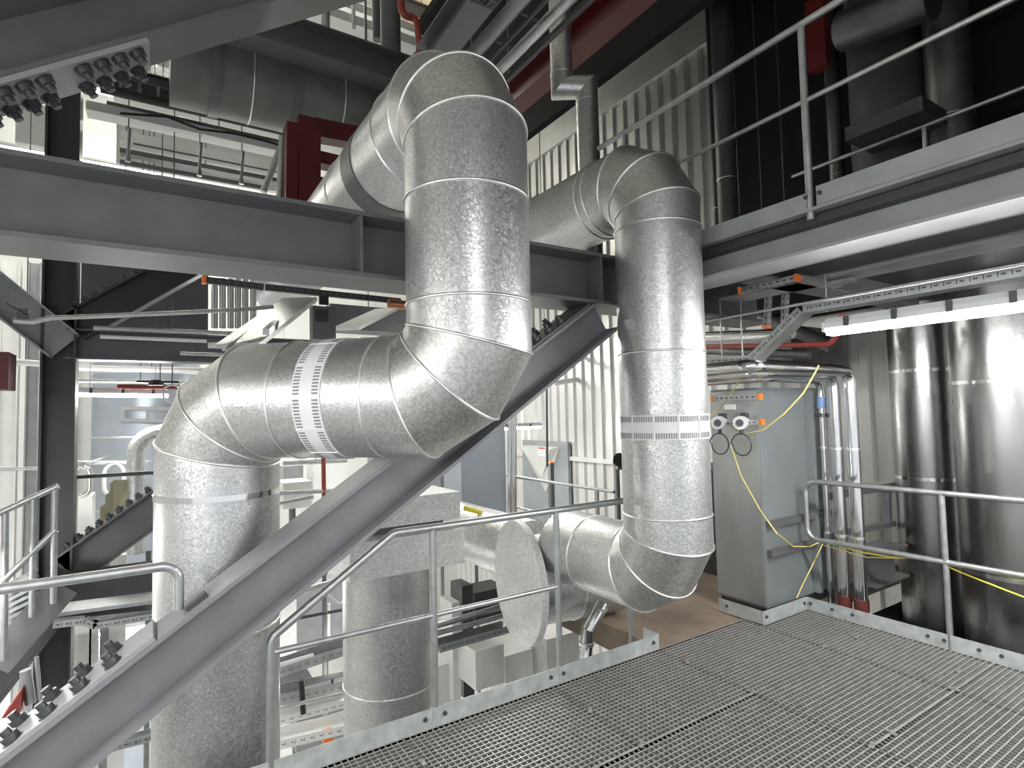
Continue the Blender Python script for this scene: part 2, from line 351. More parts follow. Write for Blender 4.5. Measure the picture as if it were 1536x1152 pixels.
for o in [q for q in bpy.data.objects if q.name in ('back_brace.001', 'back_brace.002')]:
    vs = [v.co+BASE[o] for v in o.data.vertices]; n = len(vs)//2; a, b = vs[6], vs[n+6]; c = vs[7]; d = (b-a).normalized(); ang = -math.atan2(d.z, d.x)
    for k in range(9):
        for w in (.25, .75): inst('bolt', hexm, o, a.lerp(c, w)+d*(.15+k*.1)-V((0, 0, .003)), (0, ang, 0))
# ================================================================== BIG CLAD PIPES
def mitre3(C0, u, v, R):
    u, v, C0 = V(u).normalized(), V(v).normalized(), V(C0); O = C0-u*R+v*R; Rn = R/math.cos(math.radians(15))
    return [O + Rn*(-v*math.cos(math.radians(a))+u*math.sin(math.radians(a))) for a in (15, 45, 75)]
def cladpipe(name, label, nodes, r, n=56, group=None, mats=('galv', 'galv_soft'), bead=.0075, cat='pipe', base=None):
    """nodes: (point, seam, elbow) - every sheet between two seams is a part of its own"""
    t = thing(name, label, cat, base or nodes[0][0], group)
    rings = mitre_rings([p for p, *_ in nodes], r, n)
    for i in range(len(rings)-1):
        m = MB(); a, b = rings[i], rings[i+1]
        m.add(a+b, [(k, (k+1) % n, n+(k+1) % n, n+k) for k in range(n)], True)
        el = nodes[i][2] and nodes[i+1][2]
        m.build('elbow_segment' if el else 'cladding_section', mats[1] if el else mats[0], t)
    for i in range(len(rings)):
        if nodes[i][1]: MB().ringbead(rings[i], V(nodes[i][0]), bead).build('seam_bead', 'bead', t)
    for e, rv in ((0, True), (-1, False)):
        MB().add(rings[e], [tuple(range(n-1, -1, -1)) if rv else tuple(range(n))]).build('end_cap', mats[0], t)
    return t
def band(t, a, b, r, n=60):
    """white slotted plastic band round a pipe, from a to b along its axis"""
    a, b = V(a), V(b); d, s, u = frame(b-a); L = (b-a).length
    bd = MB().cone(a, b, r+.004, r+.004, n).build('slotted_band', 'plastic', t)
    sl = MB(); rl = MB()
    N = 120
    for k in range(N):
        if k % 10 == 0: continue
        c = math.cos(2*math.pi*k/N); q = math.sin(2*math.pi*k/N); o = s*c+u*q; tn = s*-q+u*c
        for f0, f1 in ((.06, .28), (.72, .94)):
            p0 = a+d*L*f0+o*(r+.0045); p1 = a+d*L*f1+o*(r+.0045)
            w = tn*.0042; h = o*.001
            sl.add([p0-w+h, p0+w+h, p1+w+h, p1-w+h], [(0, 1, 2, 3)])
    for k in range(12):
        ang = 2*math.pi*k*10/N; o = s*math.cos(ang)+u*math.sin(ang); tn = s*-math.sin(ang)+u*math.cos(ang)
        rl.bar(a+o*(r+.006), b+o*(r+.006), .006, .004, up=o)
    o_ = sl.build('slots', 'bandslot', bd); o_['kind'] = 'stuff'
    o_ = rl.build('joint_ribs', 'plastic', bd); o_['kind'] = 'stuff'
# ---- left pipe
R1 = .31; A0 = V((.315, 3.53, 1.83)); A1 = V((1.327, 2.455, 1.83)); A2 = V((1.327, 2.455, 3.37)); hd = (A1-A0).normalized(); HL = (A1-A0).length
UPV = V((0, 0, 1)); YV = V((0, 1, 0))
nodes = [((.315, 3.53, LOWZ+.02), 0, 0), ((.315, 3.53, -1.2), 1, 0), ((.315, 3.53, .62), 1, 0), ((.315, 3.53, 1.33), 0, 0)]
nodes += [(p, 1, 1) for p in mitre3(A0, UPV, hd, .37)]
nodes += [(A0+hd*HL*.36, 1, 0), (A0+hd*HL*.70, 1, 0)]
nodes += [(p, 1, 1) for p in mitre3(A1, hd, UPV, .37)]
nodes += [((1.327, 2.455, 2.27), 1, 0), ((1.327, 2.455, 2.79), 1, 0)]
nodes += [(p, 1, 1) for p in mitre3(A2, UPV, YV, .37)]
nodes += [((1.327, 3.0, 3.37), 1, 0), ((1.327, 4.0, 3.37), 1, 0), ((1.327, 5.2, 3.37), 1, 0), ((1.327, 7.5, 3.37), 0, 0)]
nodes = [(V(p), s, e) for p, s, e in nodes]
pipe1 = cladpipe('insulated_pipe', 'large galvanised clad pipe on the left zigzagging up in mitred elbows', nodes, R1)
band(pipe1, A0+hd*HL*.46, A0+hd*HL*.565, R1)
MB().cone((.315, 3.53, 1.315), (.315, 3.53, 1.345), R1+.006, R1+.006, 56).build('clamp_strap', 'chrome', pipe1)
MB().cone((1.327, 3.40, 3.37), (1.327, 3.60, 3.37), R1+.006, R1+.006, 56).build('wide_strap', 'paint', pipe1)
# ---- right pipe
R2 = .28; X2, Y2 = 2.83, 2.58
nodes = [((X2, 3.66, .66), 0, 0), ((X2, 3.3, .66), 1, 0)]
nodes += [(p, 1, 1) for p in mitre3((X2, Y2, .66), -YV, UPV, .35)]
nodes += [((X2, Y2, 1.06), 1, 0), ((X2, Y2, 2.10), 1, 0), ((X2, Y2, 2.92), 1, 0)]
nodes += [(p, 1, 1) for p in mitre3((X2, Y2, 3.30), UPV, YV, .35)]
nodes += [((X2, 3.02, 3.30), 1, 0), ((X2, 3.1, 3.30), 1, 0), ((X2, 3.75, 3.30), 1, 0), ((X2, 6.2, 3.30), 0, 0)]
nodes = [(V(p), s, e) for p, s, e in nodes]
pipe2 = cladpipe('insulated_pipe', 'large galvanised clad riser pipe on the right bending back at top and bottom', nodes, R2)
band(pipe2, (X2, Y2, 1.545), (X2, Y2, 1.70), R2)
# ---- vessel with round end plate
vs = thing('capped_header', 'horizontal clad header with a big round speckled end plate behind the railing', 'pipe', (2.6, 3.95, -.1))
hp = lambda s_: V((2.60, 3.97, .335))+V((.985, -.174, 0))*s_
MB().cone(hp(0), hp(.84), .36, .36, 48).build('body', 'galv', vs)
MB().cone(hp(-.055), hp(0), .50, .50, 64).build('end_plate', 'stucco', vs)
MB().cone(hp(0), hp(.06), .48, .37, 64).build('shoulder', 'galv_soft', vs)
MB().cone(hp(.4), hp(.42), .366, .366, 48).build('band', 'bead', vs)
solo('clad_pipe', MB().cone((3.0, 4.42, .42), (3.0, 9.0, .42), .30, .30, 48), 'galv_far', 'clad pipe running away behind the round end plate', 'pipe')
# small chrome elbow pipe under the right riser
a = aY(905, 905, 3.45); b = aY(882, 945, 3.45); c = aY(878, 985, 3.45)
t = thing('drain_pipe', 'small shiny jacketed drain pipe with a bend below the right riser', 'pipe', c)
MB().path([a, b, c, c-V((0, 0, 1.2))], .052, 24).build('tube', 'chrome', t)
for p in ((b+c)/2, a.lerp(b, .2)): MB().cone(p-V((0, 0, .012)), p+V((0, 0, .012)), .058, .058, 24).build('collar', 'bead', t)
a = aY(945, 880, 3.3); solo('drain_pipe', MB().tube(a, a-V((0, 0, 1.6)), .022, 14), 'rail', 'thin upright drain pipe just left of the brown concrete', 'pipe')
# ---- box on upright pipe
BY = 4.35
l, r_, = aY(525, 860, BY).x, aY(697, 840, BY).x
zt, zm1, zm0, zb = aY(660, 742, BY).z, aY(660, 783, BY).z, aY(660, 797, BY).z, aY(620, 858, BY).z
t = thing('speckled_box', 'two tier speckled sheet metal box above an upright clad pipe', 'box', ((l+r_)/2, BY, zb))
MB().box((l, BY, zb), (r_, BY+.95, zm0)).build('lower_box', 'stucco', t)
MB().box((l+.12, BY+.06, zm1), (r_-.003, BY+.9, zt)).build('upper_box', 'stucco', t)
MB().box((l+.2, BY+.2, zm0), (r_-.1, BY+.85, zm1)).build('gap_strip', 'paint', t)  # gap coloured dark to stand for shade between the tiers
MB().cone(((l+r_)/2, BY+.48, zt), ((l+r_)/2, BY+.48, zt+.07), .3, .1, 24).build('lid', 'galv_soft', t)
px_ = aY(585, 950, BY+.48)
nodes = [(V((px_.x, BY+.48, zb)), 0, 0), (V((px_.x, BY+.48, -.55)), 1, 0), (V((px_.x, BY+.48, LOWZ+.01)), 0, 0)]
cladpipe('insulated_pipe', 'upright clad pipe below the speckled box striped by railing shadows', nodes[::-1], .395)
# ---- offset pipe above the right riser
a = aY(843, -40, 3.9); b = aY(843, 132, 3.9); c = aZ(880, 131, b.z); d = c-V((0, 0, 2.0))
a.x = b.x; a.z += 1.5
b.y = a.y = 3.9; 
t = thing('offset_pipe', 'dull jacketed pipe with a stepped offset above the right riser', 'pipe', d)
MB().path([a, b, c, d], .10, 28).build('tube', 'galv_soft', t)
for p in (b+V((0, 0, .12)), c-V((0, 0, .14))): MB().cone(p-V((0, 0, .004)), p+V((0, 0, .004)), .104, .104, 28).build('seam_bead', 'bead', t)
# ---- chrome pipes at right
t_l = ['leftmost of three shiny jacketed pipes beside the grey box column, with a blue valve', 'middle one of three shiny jacketed pipes beside the grey box column', 'rightmost of three shiny jacketed pipes beside the grey box column']
for k, (px, rr, top, lx) in enumerate(((1231, .03, 583, 1148), (1250, .05, 574, 1140), (1274, .052, 568, 1132))):
    Yk = 2.76-.13*k
    b = aY(px, top, Yk); e = aY(px+2, 893, Yk); l_ = aY(lx, 545+k*4, Yk); b.z = max(b.z, 1.96+.035*k); l_.z = b.z+.01
    t = thing('jacketed_pipe', t_l[k], 'pipe', (b.x, Yk, -.02), 'jacketed pipes beside the grey box column')
    MB().path(rounded([l_+V((0, .6, 0)), l_, b, V((b.x, Yk, -.25))], .1, 8), rr, 20).build('tube', 'chrome', t)
    for z in (.6, 1.35): MB().cone((b.x, Yk, z), (b.x, Yk, z+.02), rr+.004, rr+.004, 20).build('collar', 'bead', t)
    if k == 0:
        z = aY(1231, 604, Yk).z
        v = MB().cone((b.x, Yk, z-.05), (b.x, Yk, z+.05), .038, .038, 12).build('valve_body', 'blue', t)
        MB().cone((b.x-.06, Yk, z-.11), (b.x+.06, Yk, z-.11), .02, .02, 10).cone((b.x, Yk, z-.13), (b.x, Yk, z-.1), .055, .055, 16).build('valve_flange', 'bolt', v)
    if k: MB().cone((b.x, Yk, .0), (b.x, Yk, .1), rr+.006, rr+.006, 20).build('red_sleeve', 'sleeve', t)
# ---- upright ducts at right
for lab, X, Y, r_, z1, seams in (('upright shiny duct with a strap joint left of the widest duct', 6.3, 2.44, .27, 2.7, (1.03, 2.05)), ('wide upright shiny duct at the right edge of the picture', 5.95, 1.72, .36, 2.7, (1.9, .35)),
                             ):
    nodes = [(V((X, Y, -1.5)), 0, 0)] + [(V((X, Y, z)), 0, 0) for z in sorted(seams)] + [(V((X, Y, z1)), 0, 0)]
    t = cladpipe('upright_duct', lab, nodes, r_, 56, mats=('duct', 'duct'), cat='duct')
    for z in seams: MB().cone((X, Y, z-.015), (X, Y, z+.015), r_+.005, r_+.005, 56).build('strap', 'chrome', t)
# ================================================================== RAILINGS
RR = .0215
def tubes(t, name, pts, r=RR, m='rail', R=None, n=14):
    return MB().path(rounded(pts, R, 6) if R else [V(p) for p in pts], r, n).build(name, m, t)
t = thing('guard_rail', 'galvanised guard rail along the left toe board with a dropped end', 'railing', (1.8, 2.97, .0))
tubes(t, 'top_rail', [(2.98, 2.985, 1.09), (1.12, 2.985, 1.09), (.49, 2.985, .67), (.49, 2.985, .0)], RR, R=.07)
tubes(t, 'mid_rail', [(2.23, 2.985, .60), (.50, 2.985, .60)], .015)
for x in (1.35, 2.23):
    tubes(t, 'post', [(x, 2.985, -.02), (x, 2.985, 1.08)], .02)
    MB().box((x-.025, 2.965, .0), (x+.025, 2.995, .1)).build('foot_plate', 'toe', t)
t = thing('guard_rail', 'galvanised guard rail stub ending at the diagonal brace on the left', 'railing', (-.8, 2.97, 0))
tubes(t, 'top_rail', [(-2.2, 2.985, 1.085), (.105, 2.985, 1.085), (.105, 2.985, .885)], RR, R=.07)
tubes(t, 'post', [(-2.1, 2.985, -1), (-2.1, 2.985, 1.08)], .02)
t = thing('guard_rail', 'galvanised guard rail along the right toe board with a looped end', 'railing', (4.755, 1, 0))
tubes(t, 'loop_rail', [(4.76, -1.2, 1.09), (4.76, 2.77, 1.09), (4.76, 2.77, .60), (4.76, -1.2, .61)], RR, R=.09)
for y in (1.77, .3): tubes(t, 'post', [(4.76, y, -.02), (4.76, y, 1.08)], .02)
# upper right platform railing and kick plate
t = thing('guard_rail', 'galvanised guard rail of the upper right platform', 'railing', (3.17, 1, 2.86))
tubes(t, 'top_rail', [(3.17, 3.5, 3.96), (3.17, -3, 3.96)], RR)
tubes(t, 'mid_rail', [(3.17, 3.3, 3.50), (3.17, -3, 3.50)], .015)
py = aX(1207, 150, 3.17).y
tubes(t, 'post', [(3.17, py, 2.80), (3.17, py, 3.95)], .021); tubes(t, 'post', [(3.17, 3.2, 2.86), (3.17, 3.2, 3.95)], .021)
t = thing('kick_plate', 'grey kick plate along the edge of the upper right platform', 'toe board', (3.155, 1, 2.86))
jy = aX(1225, 300, 3.16).y
MB().box((3.15, jy-.004, 2.865), (3.156, -3, 2.975)).build('plate', 'paint_light', t); MB().box((3.152, 3.0, 2.862), (3.158, jy+.03, 2.955)).build('plate', 'paint_light', t)
for y in (jy-.025, jy+.055): inst('bolt', bm_, t, (3.149, y, 2.93), (0, 0, -math.pi/2))
t = thing('guard_rail', 'faint guard rail on the far side of the upper right platform', 'railing', (5.2, 1, 2.86))
a = aX(1536, 105, 5.2); 
tubes(t, 'top_rail', [(5.2, 3.0, 3.96), (5.2, -3, 3.96)], .018)
tubes(t, 'post', [(5.2, aX(1385, 170, 5.2).y, 2.84), (5.2, aX(1385, 170, 5.2).y, 3.95)], .018)
# rear railing between the two big pipes
rx = 4.6
a, b = aX(680, 702, rx), aX(930, 738, rx); z = (a.z+b.z)/2
t = thing('guard_rail', 'thin guard rail beyond the left toe board seen between the two big pipes', 'railing', (rx, 6, 0))
tubes(t, 'top_rail', [(rx, 7.38, z), (rx, 5.0, z)], .02); tubes(t, 'mid_rail', [(rx, 7.38, z-.45), (rx, 5.0, z-.45)], .014)
for y in (7.3, 6.3, 5.3): tubes(t, 'post', [(rx, y, z-1.1), (rx, y, z)], .02)

# ================================================================== GREY BOX COLUMN AND ITS FITTINGS
CXN, CYN = 4.29, 2.87
t = thing('box_column', 'square grey sheet clad column at the corner of the grating', 'column', (4.7, 3.1, 0))
MB().box((CXN, CYN, .07), (5.29, 3.34, 1.9)).build('body', 'panel', t)
MB().box((CXN-.012, CYN+.004, .09), (CXN-.0005, 3.34, 1.88)).build('cover_plate', 'patched', t)
MB().box((CXN+.005, CYN+.02, -.02), (5.27, 3.32, .07)).build('plinth', 'paint_dark', t)
for y0 in (782, 826):
    a = aY(1146, y0+4, CYN); MB().box((CXN+.03, CYN-.05, a.z-.03), (5.26, CYN-.001, a.z+.02)).build('angle_bar', 'paint', t)
MB().box((4.98, CYN-.06, .08), (5.03, CYN-.002, 1.88)).build('corner_trim', 'panel', t)
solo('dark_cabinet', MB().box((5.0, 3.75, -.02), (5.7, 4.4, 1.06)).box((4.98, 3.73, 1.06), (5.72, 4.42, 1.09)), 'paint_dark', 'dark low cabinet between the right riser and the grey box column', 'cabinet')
def strut(label, a, b, caps, m='rail', w=.041, group=None):
    a, b = V(a), V(b); t = thing('slotted_strut', label, 'strut', a, group)
    MB().bar(a, b, w, w).build('channel', m, t); d, s, u = frame(b-a); L = (b-a).length; sl = MB(); k = .03
    while k < L-.02:
        for sd in (-1, 1): sl.bar(a+d*k+s*sd*(w/2+.0006), a+d*(k+.026)+s*sd*(w/2+.0006), .001, .012, up=u)
        sl.bar(a+d*k-u*(w/2+.0006), a+d*(k+.026)-u*(w/2+.0006), .012, .001, up=u); k += .05
    o = sl.build('slots', 'slot', t); o['kind'] = 'stuff'
    for e in caps:
        p = b if e else a; q = d if e else -d
        MB().bar(p-q*.012, p+q*.012, w+.008, w+.008).build('end_cap', 'orange', t)
    return t
GX = 4.16
strut('slotted strut with orange ends above the two pressure transmitters', aX(1071, 598, GX), aX(1140, 595, GX), (0, 1))
strut('slotted strut with an orange end carrying the two pressure transmitters', aX(1066, 636, GX), aX(1143, 633, GX), (1,))
for lab, px in (('small round white pressure transmitter nearest the right riser', 1079), ('small round white pressure transmitter nearest the grey box column', 1112)):
    c = aX(px, 634, GX-.05); t = thing('pressure_transmitter', lab, 'gauge', c-V((0, 0, .06)), 'pressure transmitters')
    f = (EYEP-c).normalized(); f = V((f.x-.5, f.y, 0)).normalized()
    MB().cone(c-f*.06, c+f*.06, .056, .056, 20).build('housing', 'plastic', t)
    MB().cone(c+f*.06, c+f*.068, .03, .03, 16).build('window', 'slot', t)
    MB().tube(c-V((0, 0, .04)), c-V((0, 0, .10)), .018, 10).build('stem', 'bolt', t)
    MB().box(c+V((.03, -.02, .03)), c+V((.08, .03, .08))).build('bracket', 'bolt', t)
    pts = [c+V((-.02+.001*k, 0, -.18))+V((0, .09*math.cos(k*.3), .09*math.sin(k*.3))) for k in range(22)]
    MB().path(pts, .006, 6).build('coil', 'bolt', t)
solo('name_plate', MB().box(aX(1086, 607, GX-.02), aX(1104, 614, GX-.012)), 'plastic', 'small white name plate above the pressure transmitters', 'plate')
def cable(label, pts, r=.006, m='yellow', name='cable', group=None):
    return solo(name, MB().path(pts, r, 8), m, label, 'cable', group)
cable('pale yellow cable looping from the shiny pipes down to the transmitters', [aX(1228, 548, 4.25), aX(1222, 560, 4.2), aX(1205, 590, 4.15), aX(1175, 622, 4.1), aX(1145, 645, 4.1), aX(1115, 652, 4.1), aX(1095, 640, 4.1)])
cable('pale yellow cable hanging down the grey box column', [aX(1096, 668, 4.2), aX(1112, 715, 4.2), aX(1140, 765, 4.2), aX(1165, 800, 4.2), aY(1190, 820, 2.8), aY(1215, 820, 2.8), aY(1232, 812, 2.8)])
cable('pale yellow cable dropping to the toe board corner', [aY(1234, 816, 2.78), aY(1220, 845, 2.78), aY(1205, 875, 2.78), aY(1195, 897, 2.78)], .005)
cable('bright yellow cable drooping along the right railing', [aX(1236, 812, 4.79), aX(1290, 828, 4.79), aX(1340, 836, 4.79), aX(1395, 838, 4.79), aX(1440, 858, 4.79), aX(1490, 878, 4.79), aX(1560, 905, 4.79)], .006, 'yellowb')
cable('second yellow cable tied under the right mid rail', [aX(1236, 818, 4.8), aX(1300, 836, 4.8), aX(1380, 838, 4.8), aX(1440, 848, 4.8), aX(1560, 876, 4.8)], .005, 'yellow')
cable('thin yellow cable rising from the tray end above the transmitters', [aX(1062, 630, 4.2), aX(1090, 600, 4.2), aX(1110, 570, 4.2), aX(1118, 545, 4.2)], .005)

# ================================================================== LAMPS, TRAYS AND CONDUITS AT RIGHT
def lamp(label, a, b, m='lamp', w=.11, clips=4, rods=None, hang=None, name='fluorescent_lamp', group=None):
    a, b = V(a), V(b); t = thing(name, label, 'lamp', (a+b)/2, group); d, s, u = frame(b-a)
    MB().prism(a, b, [(-w*.5, .02), (-w*.515, -.012), (w*.515, -.012), (w*.5, .02), (w*.36, .055), (-w*.36, .055)]).build('housing', 'lampbody', t)
    MB().prism(a, b, [(-w*.49, -.013), (-w*.33, -.055), (w*.33, -.055), (w*.49, -.013)]).build('diffuser', m, t)
    for e, q in ((a, -d), (b, d)): MB().bar(e, e+q*.02, w, .06).build('end_cap', 'plastic', t)
    for k in range(clips):
        p = a.lerp(b, (k+.5)/clips)
        for sd in (-1, 1): MB().bar(p+s*sd*(w/2+.003)-u*.015, p+s*sd*(w/2+.003)+u*.05, .012, .03, up=d).build('clip', 'bolt', t)
    if hang:
        for f_ in (.15, .85): p = a.lerp(b, f_); MB().tube(p+u*.05, p+u*(.05+hang), .005, 6).build('hanger', 'rail', t)
    return t
LX = 3.8
lamp('long fluorescent lamp under the upper right platform', (LX, 1.99, 2.255), (LX, .05, 2.255), 'lampnear', .12, 7)
lamp('fluorescent lamp over the walkway behind the viewer', (.45, -.2, 3.0), (.45, -1.9, 3.0), 'lampnear', .16, 3, hang=6.5)
lamp('added unseen fluorescent lamp further along under the upper right platform', (LX, -.25, 2.255), (LX, -2.2, 2.255), 'lampnear', .12, 7)  # added outside the view for soft side light
def tray(label, pts, w=.12, h=.06, m='rail', group=None, step=.06):
    pts = [V(p) for p in pts]; t = thing('cable_tray', label, 'cable tray', pts[0], group)
    for a, b in zip(pts, pts[1:]):
        d, s, u = frame(b-a); L = (b-a).length
        MB().prism(a, b, [(-w/2, h), (-w/2, 0), (w/2, 0), (w/2, h), (w/2-.004, h), (w/2-.004, .004), (-w/2+.004, .004), (-w/2+.004, h)]).build('trough', m, t)
        sl = MB(); k = .02
        while k < L-.02:
            for sd in (-1, 1):
                c0 = a+d*k+s*sd*(w/2+.0008)+u*h*.5; sl.bar(c0, c0+d*.022, .001, .01, up=u)
                c1 = a+d*(k+.035)+s*sd*(w/2+.0008)+u*h*.3; sl.bar(c1, c1+u*h*.4, .001, .006, up=d)
            k += step
        o = sl.build('slots', 'slot', t); o['kind'] = 'stuff'
    return t
a = V((LX, 2.13, 2.37)); b = aX(1134, 545, LX); c = aX(1040, 549, LX)
tray('perforated cable tray stepping down above the long fluorescent lamp', [(LX, -1.5, 2.37), a, b, c], .13, .06)
solo('conduit', MB().tube((3.6, aX(1040, 492, 3.6).y, aX(1300, 438, 3.6).z), (3.6, -1.5, aX(1300, 438, 3.6).z), .011, 10), 'rail', 'thin straight conduit running under the edge beam', 'conduit')
for lab, px, y0, y1, X in (('threaded rod holding the stepped cable tray', 1237, 398, 468, 3.8), ('threaded rod near the right riser', 1079, 437, 560, 3.9), ('threaded rod left of the stepped cable tray', 1110, 440, 545, 4.0)):
    p, q = aX(px, y0, X), aX(px, y1, X); solo('threaded_rod', MB().tube((p.x, p.y, 2.62), (p.x, p.y, q.z), .006, 8), 'rail', lab, 'rod')
p, q = aX(1215, 398, 3.75), aX(1305, 416, 3.75)
solo('beam_clamp', MB().bar((3.62, p.y, 2.585), (4.1, p.y, 2.585), .06, .03).bar((3.95, p.y-.18, 2.575), (3.95, p.y+.05, 2.575), .08, .02), 'rail', 'galvanised clamp rail bolted under the edge beam', 'bracket')
a, b = aX(1112, 436, 3.6), aX(1196, 417, 3.6); strut('slotted strut with orange ends just below the edge beam', a, b, (0, 1))
a, b = aX(1153, 440, 4.1), aX(1150, 490, 4.1); strut('upright slotted strut with an orange foot under the edge beam', a, b, (1,))
a, b = aX(1178, 440, 4.15), aX(1176, 505, 4.15); strut('upright slotted strut beside the stepped cable tray', a, b, ())
solo('sprinkler_pipe', MB().path(rounded([aX(1060, 520, 5.2), aX(1180, 518, 5.2), aX(1245, 516, 5.2), aX(1262, 495, 5.2), aX(1262, 470, 5.2)], .05), .025, 12), 'redpipe', 'red sprinkler pipe below the stepped cable tray', 'pipe')
for i, (p, q, X, r_, m) in enumerate((((1040, 505), (1190, 500), 5.0, .05, 'chrome'), ((1040, 525), (1215, 532), 5.4, .045, 'duct_dark'), ((1130, 470), (1250, 520), 5.6, .07, 'duct_dark'), ((1055, 470), (1130, 452), 4.6, .035, 'chrome'))):
    solo('clutter_pipe', MB().tube(aX(*p, X), aX(*q, X), r_, 16), m, ['shiny pipe crossing behind the stepped cable tray', 'dark pipe below the red sprinkler pipe', 'dark sloping pipe above the red sprinkler pipe', 'short shiny pipe right of the right riser top half'][i], 'pipe')
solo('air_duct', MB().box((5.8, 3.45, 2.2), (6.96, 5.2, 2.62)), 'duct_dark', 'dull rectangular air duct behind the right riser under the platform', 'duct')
# flat cross under deck, corrugated back box near shiny ducts
solo('pipe_support', MB().bar(aY(1240, 745, 2.75), aY(1345, 728, 2.75), .05, .06).bar(aY(1240, 805, 2.75), aY(1340, 785, 2.75), .05, .05).bar(aY(1330, 732, 2.76), aY(1332, 790, 2.76), .06, .06), 'paint', 'dark steel support frame between the shiny pipes and the upright duct', 'frame')
solo('support_beam', MB().ibeam((5.4, 2.66, .26), (6.02, 2.66, .26), .3, .26, .02, .014), 'paint', 'dark low beam between the shiny pipes and the upright duct', 'beam')
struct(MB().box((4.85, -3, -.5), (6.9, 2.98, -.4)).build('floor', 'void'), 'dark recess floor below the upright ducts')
# ---- objects on the dark upper platform
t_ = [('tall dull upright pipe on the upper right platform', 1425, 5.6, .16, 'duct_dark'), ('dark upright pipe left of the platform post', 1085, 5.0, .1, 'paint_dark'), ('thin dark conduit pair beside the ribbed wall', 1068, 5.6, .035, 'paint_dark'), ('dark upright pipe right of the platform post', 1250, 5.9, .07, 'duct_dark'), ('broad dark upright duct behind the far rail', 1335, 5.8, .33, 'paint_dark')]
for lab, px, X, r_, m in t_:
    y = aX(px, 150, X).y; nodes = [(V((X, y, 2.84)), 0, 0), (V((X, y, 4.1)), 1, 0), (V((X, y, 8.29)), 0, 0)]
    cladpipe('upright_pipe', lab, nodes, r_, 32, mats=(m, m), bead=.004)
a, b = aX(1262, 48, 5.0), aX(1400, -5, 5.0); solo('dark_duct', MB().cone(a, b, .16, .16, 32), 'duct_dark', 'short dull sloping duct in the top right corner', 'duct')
solo('red_cabinet', MB().box(aX(1215, 10, 5.4)-V((.1, 0, .0)), aX(1248, 100, 5.4)), 'red', 'dark red box behind the platform post', 'cabinet')
solo('dark_hood', MB().box((5.0, aX(1380, 90, 5.0).y, 4.0), (5.5, aX(1262, 100, 5.0).y, 4.12)), 'paint_dark', 'dark flat hood behind the platform post', 'hood')
# red beams and dark decks at the top
def yb(name, label, p, q, X, h, w, m, cat='beam', ext=0):
    a, b = aX(*p, X), aX(*q, X); z = (a.z+b.z)/2; y0, y1 = sorted((a.y, b.y))
    return solo(name, MB().ibeam((X, y0-ext, z), (X, y1, z), h, w, .018, .012), m, label, cat)
yb('red_beam', 'dark red beam high up above the right riser', (752, 160), (930, 10), 3.6, .3, .24, 'red', ext=.5)
struct(MB().box((4.25, -4, 5.5), (4.35, 9.5, 8.3)).build('wall_right', 'void'), 'added black screen blocking lamp light under the high dark deck')  # added to block the lamps and give the black area above the ribs
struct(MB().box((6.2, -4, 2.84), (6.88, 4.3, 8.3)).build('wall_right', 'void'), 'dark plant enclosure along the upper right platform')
struct(MB().box((3.75, -4, 8.3), (6.98, 9.5, 8.45)).build('ceiling', 'void'), 'added dark deck keeping light off the upper right platform')  # added to darken the upper right from above
None and yb('dark_beam', 'dark beam beside the red beam high up', (800, 30), (960, -90), 3.98, .3, .24, 'paint_dark', ext=1)
# ================================================================== BACKGROUND LEFT AND CENTRE
def bx(name, label, p, q, Y, dep, m, cat, parts=None):       # box with its front on plane Y, picture corners p, q
    a, b = aY(*p, Y), aY(*q, Y); return solo(name, MB().box((a.x, Y, a.z), (b.x, Y+dep, b.z)), m, label, cat)
def tubeY(name, label, pts, Y, r, m, cat='pipe', R=None, n=14):
    P_ = [aY(*p, Y) for p in pts]; return solo(name, MB().path(rounded(P_, R) if R else P_, r, n), m, label, cat)
# lamps of the hall: some in view, others added to light it
lamp('white fluorescent lamp right of the far left column', aY(112, 588, 8.5), aY(252, 590, 8.5), 'lamp', .1, 3, hang=.5)
lamp('fluorescent lamp beyond the left end of the main beam', (-1.9, 3.0, 2.15), (-1.9, 1.1, 2.15), 'lampnear', .13, 3, hang=1)
lamp('added unseen fluorescent lamp behind the left end of the walkway', (-1.9, .7, 2.15), (-1.9, -1.2, 2.15), 'lampnear', .13, 3, hang=1)  # added out of view as side fill for the beams and pipes
lamp('white fluorescent lamp seen between the big pipes', aY(838, 548, 9), aY(940, 542, 9), 'lamp', .1, 3, hang=.5)
lamp('added fill lamp hidden behind the left riser above the speckled box', (3.18, 5.9, 2.8), (3.95, 5.9, 2.8), 'lampnear', .14, 2, hang=5.47)  # unseen lamp added to light the fronts of things further back
k = 0
labs = ['near the left wall on the lower level', 'in the middle of the lower level', 'on the lower level below the speckled box', 'high near the roof on the left', 'high near the roof in the middle', 'high near the roof on the right', 'behind the far left column', 'at mid height in front of the far wall', 'at mid height by the corrugated wall', 'low by the corrugated wall', 'on the lower level under the stairs', 'above the pale duct in the upper left']
for (x, y, z, L) in ((-3, 9, -1.2, 2.4), (0, 10, -1.2, 2.4), (2.6, 7.2, -1.5, 2.2), (-3.5, 12, 8.6, 3), (0.5, 11, 8.6, 3), (-1.2, 14, 8.6, 3), (-3.3, 9, 4.0, 2.2), (1.5, 13, 3.3, 2.6), (4.4, 10.5, 3.2, 2.2), (5.2, 8.4, 1.5, 1.5), (-1.9, 5.4, .7, 1.6), (-1.2, 10.2, 5.6, 2.4)):
    lamp('added hall fluorescent lamp '+labs[k], (x-L/2, y, z), (x+L/2, y, z), 'lampdim' if k in (3, 4, 5, 6, 11) else 'lamp', .16, 3, hang=min(.94, 9.5-z)); k += 1  # lamps added to brighten the back and lower parts of the hall
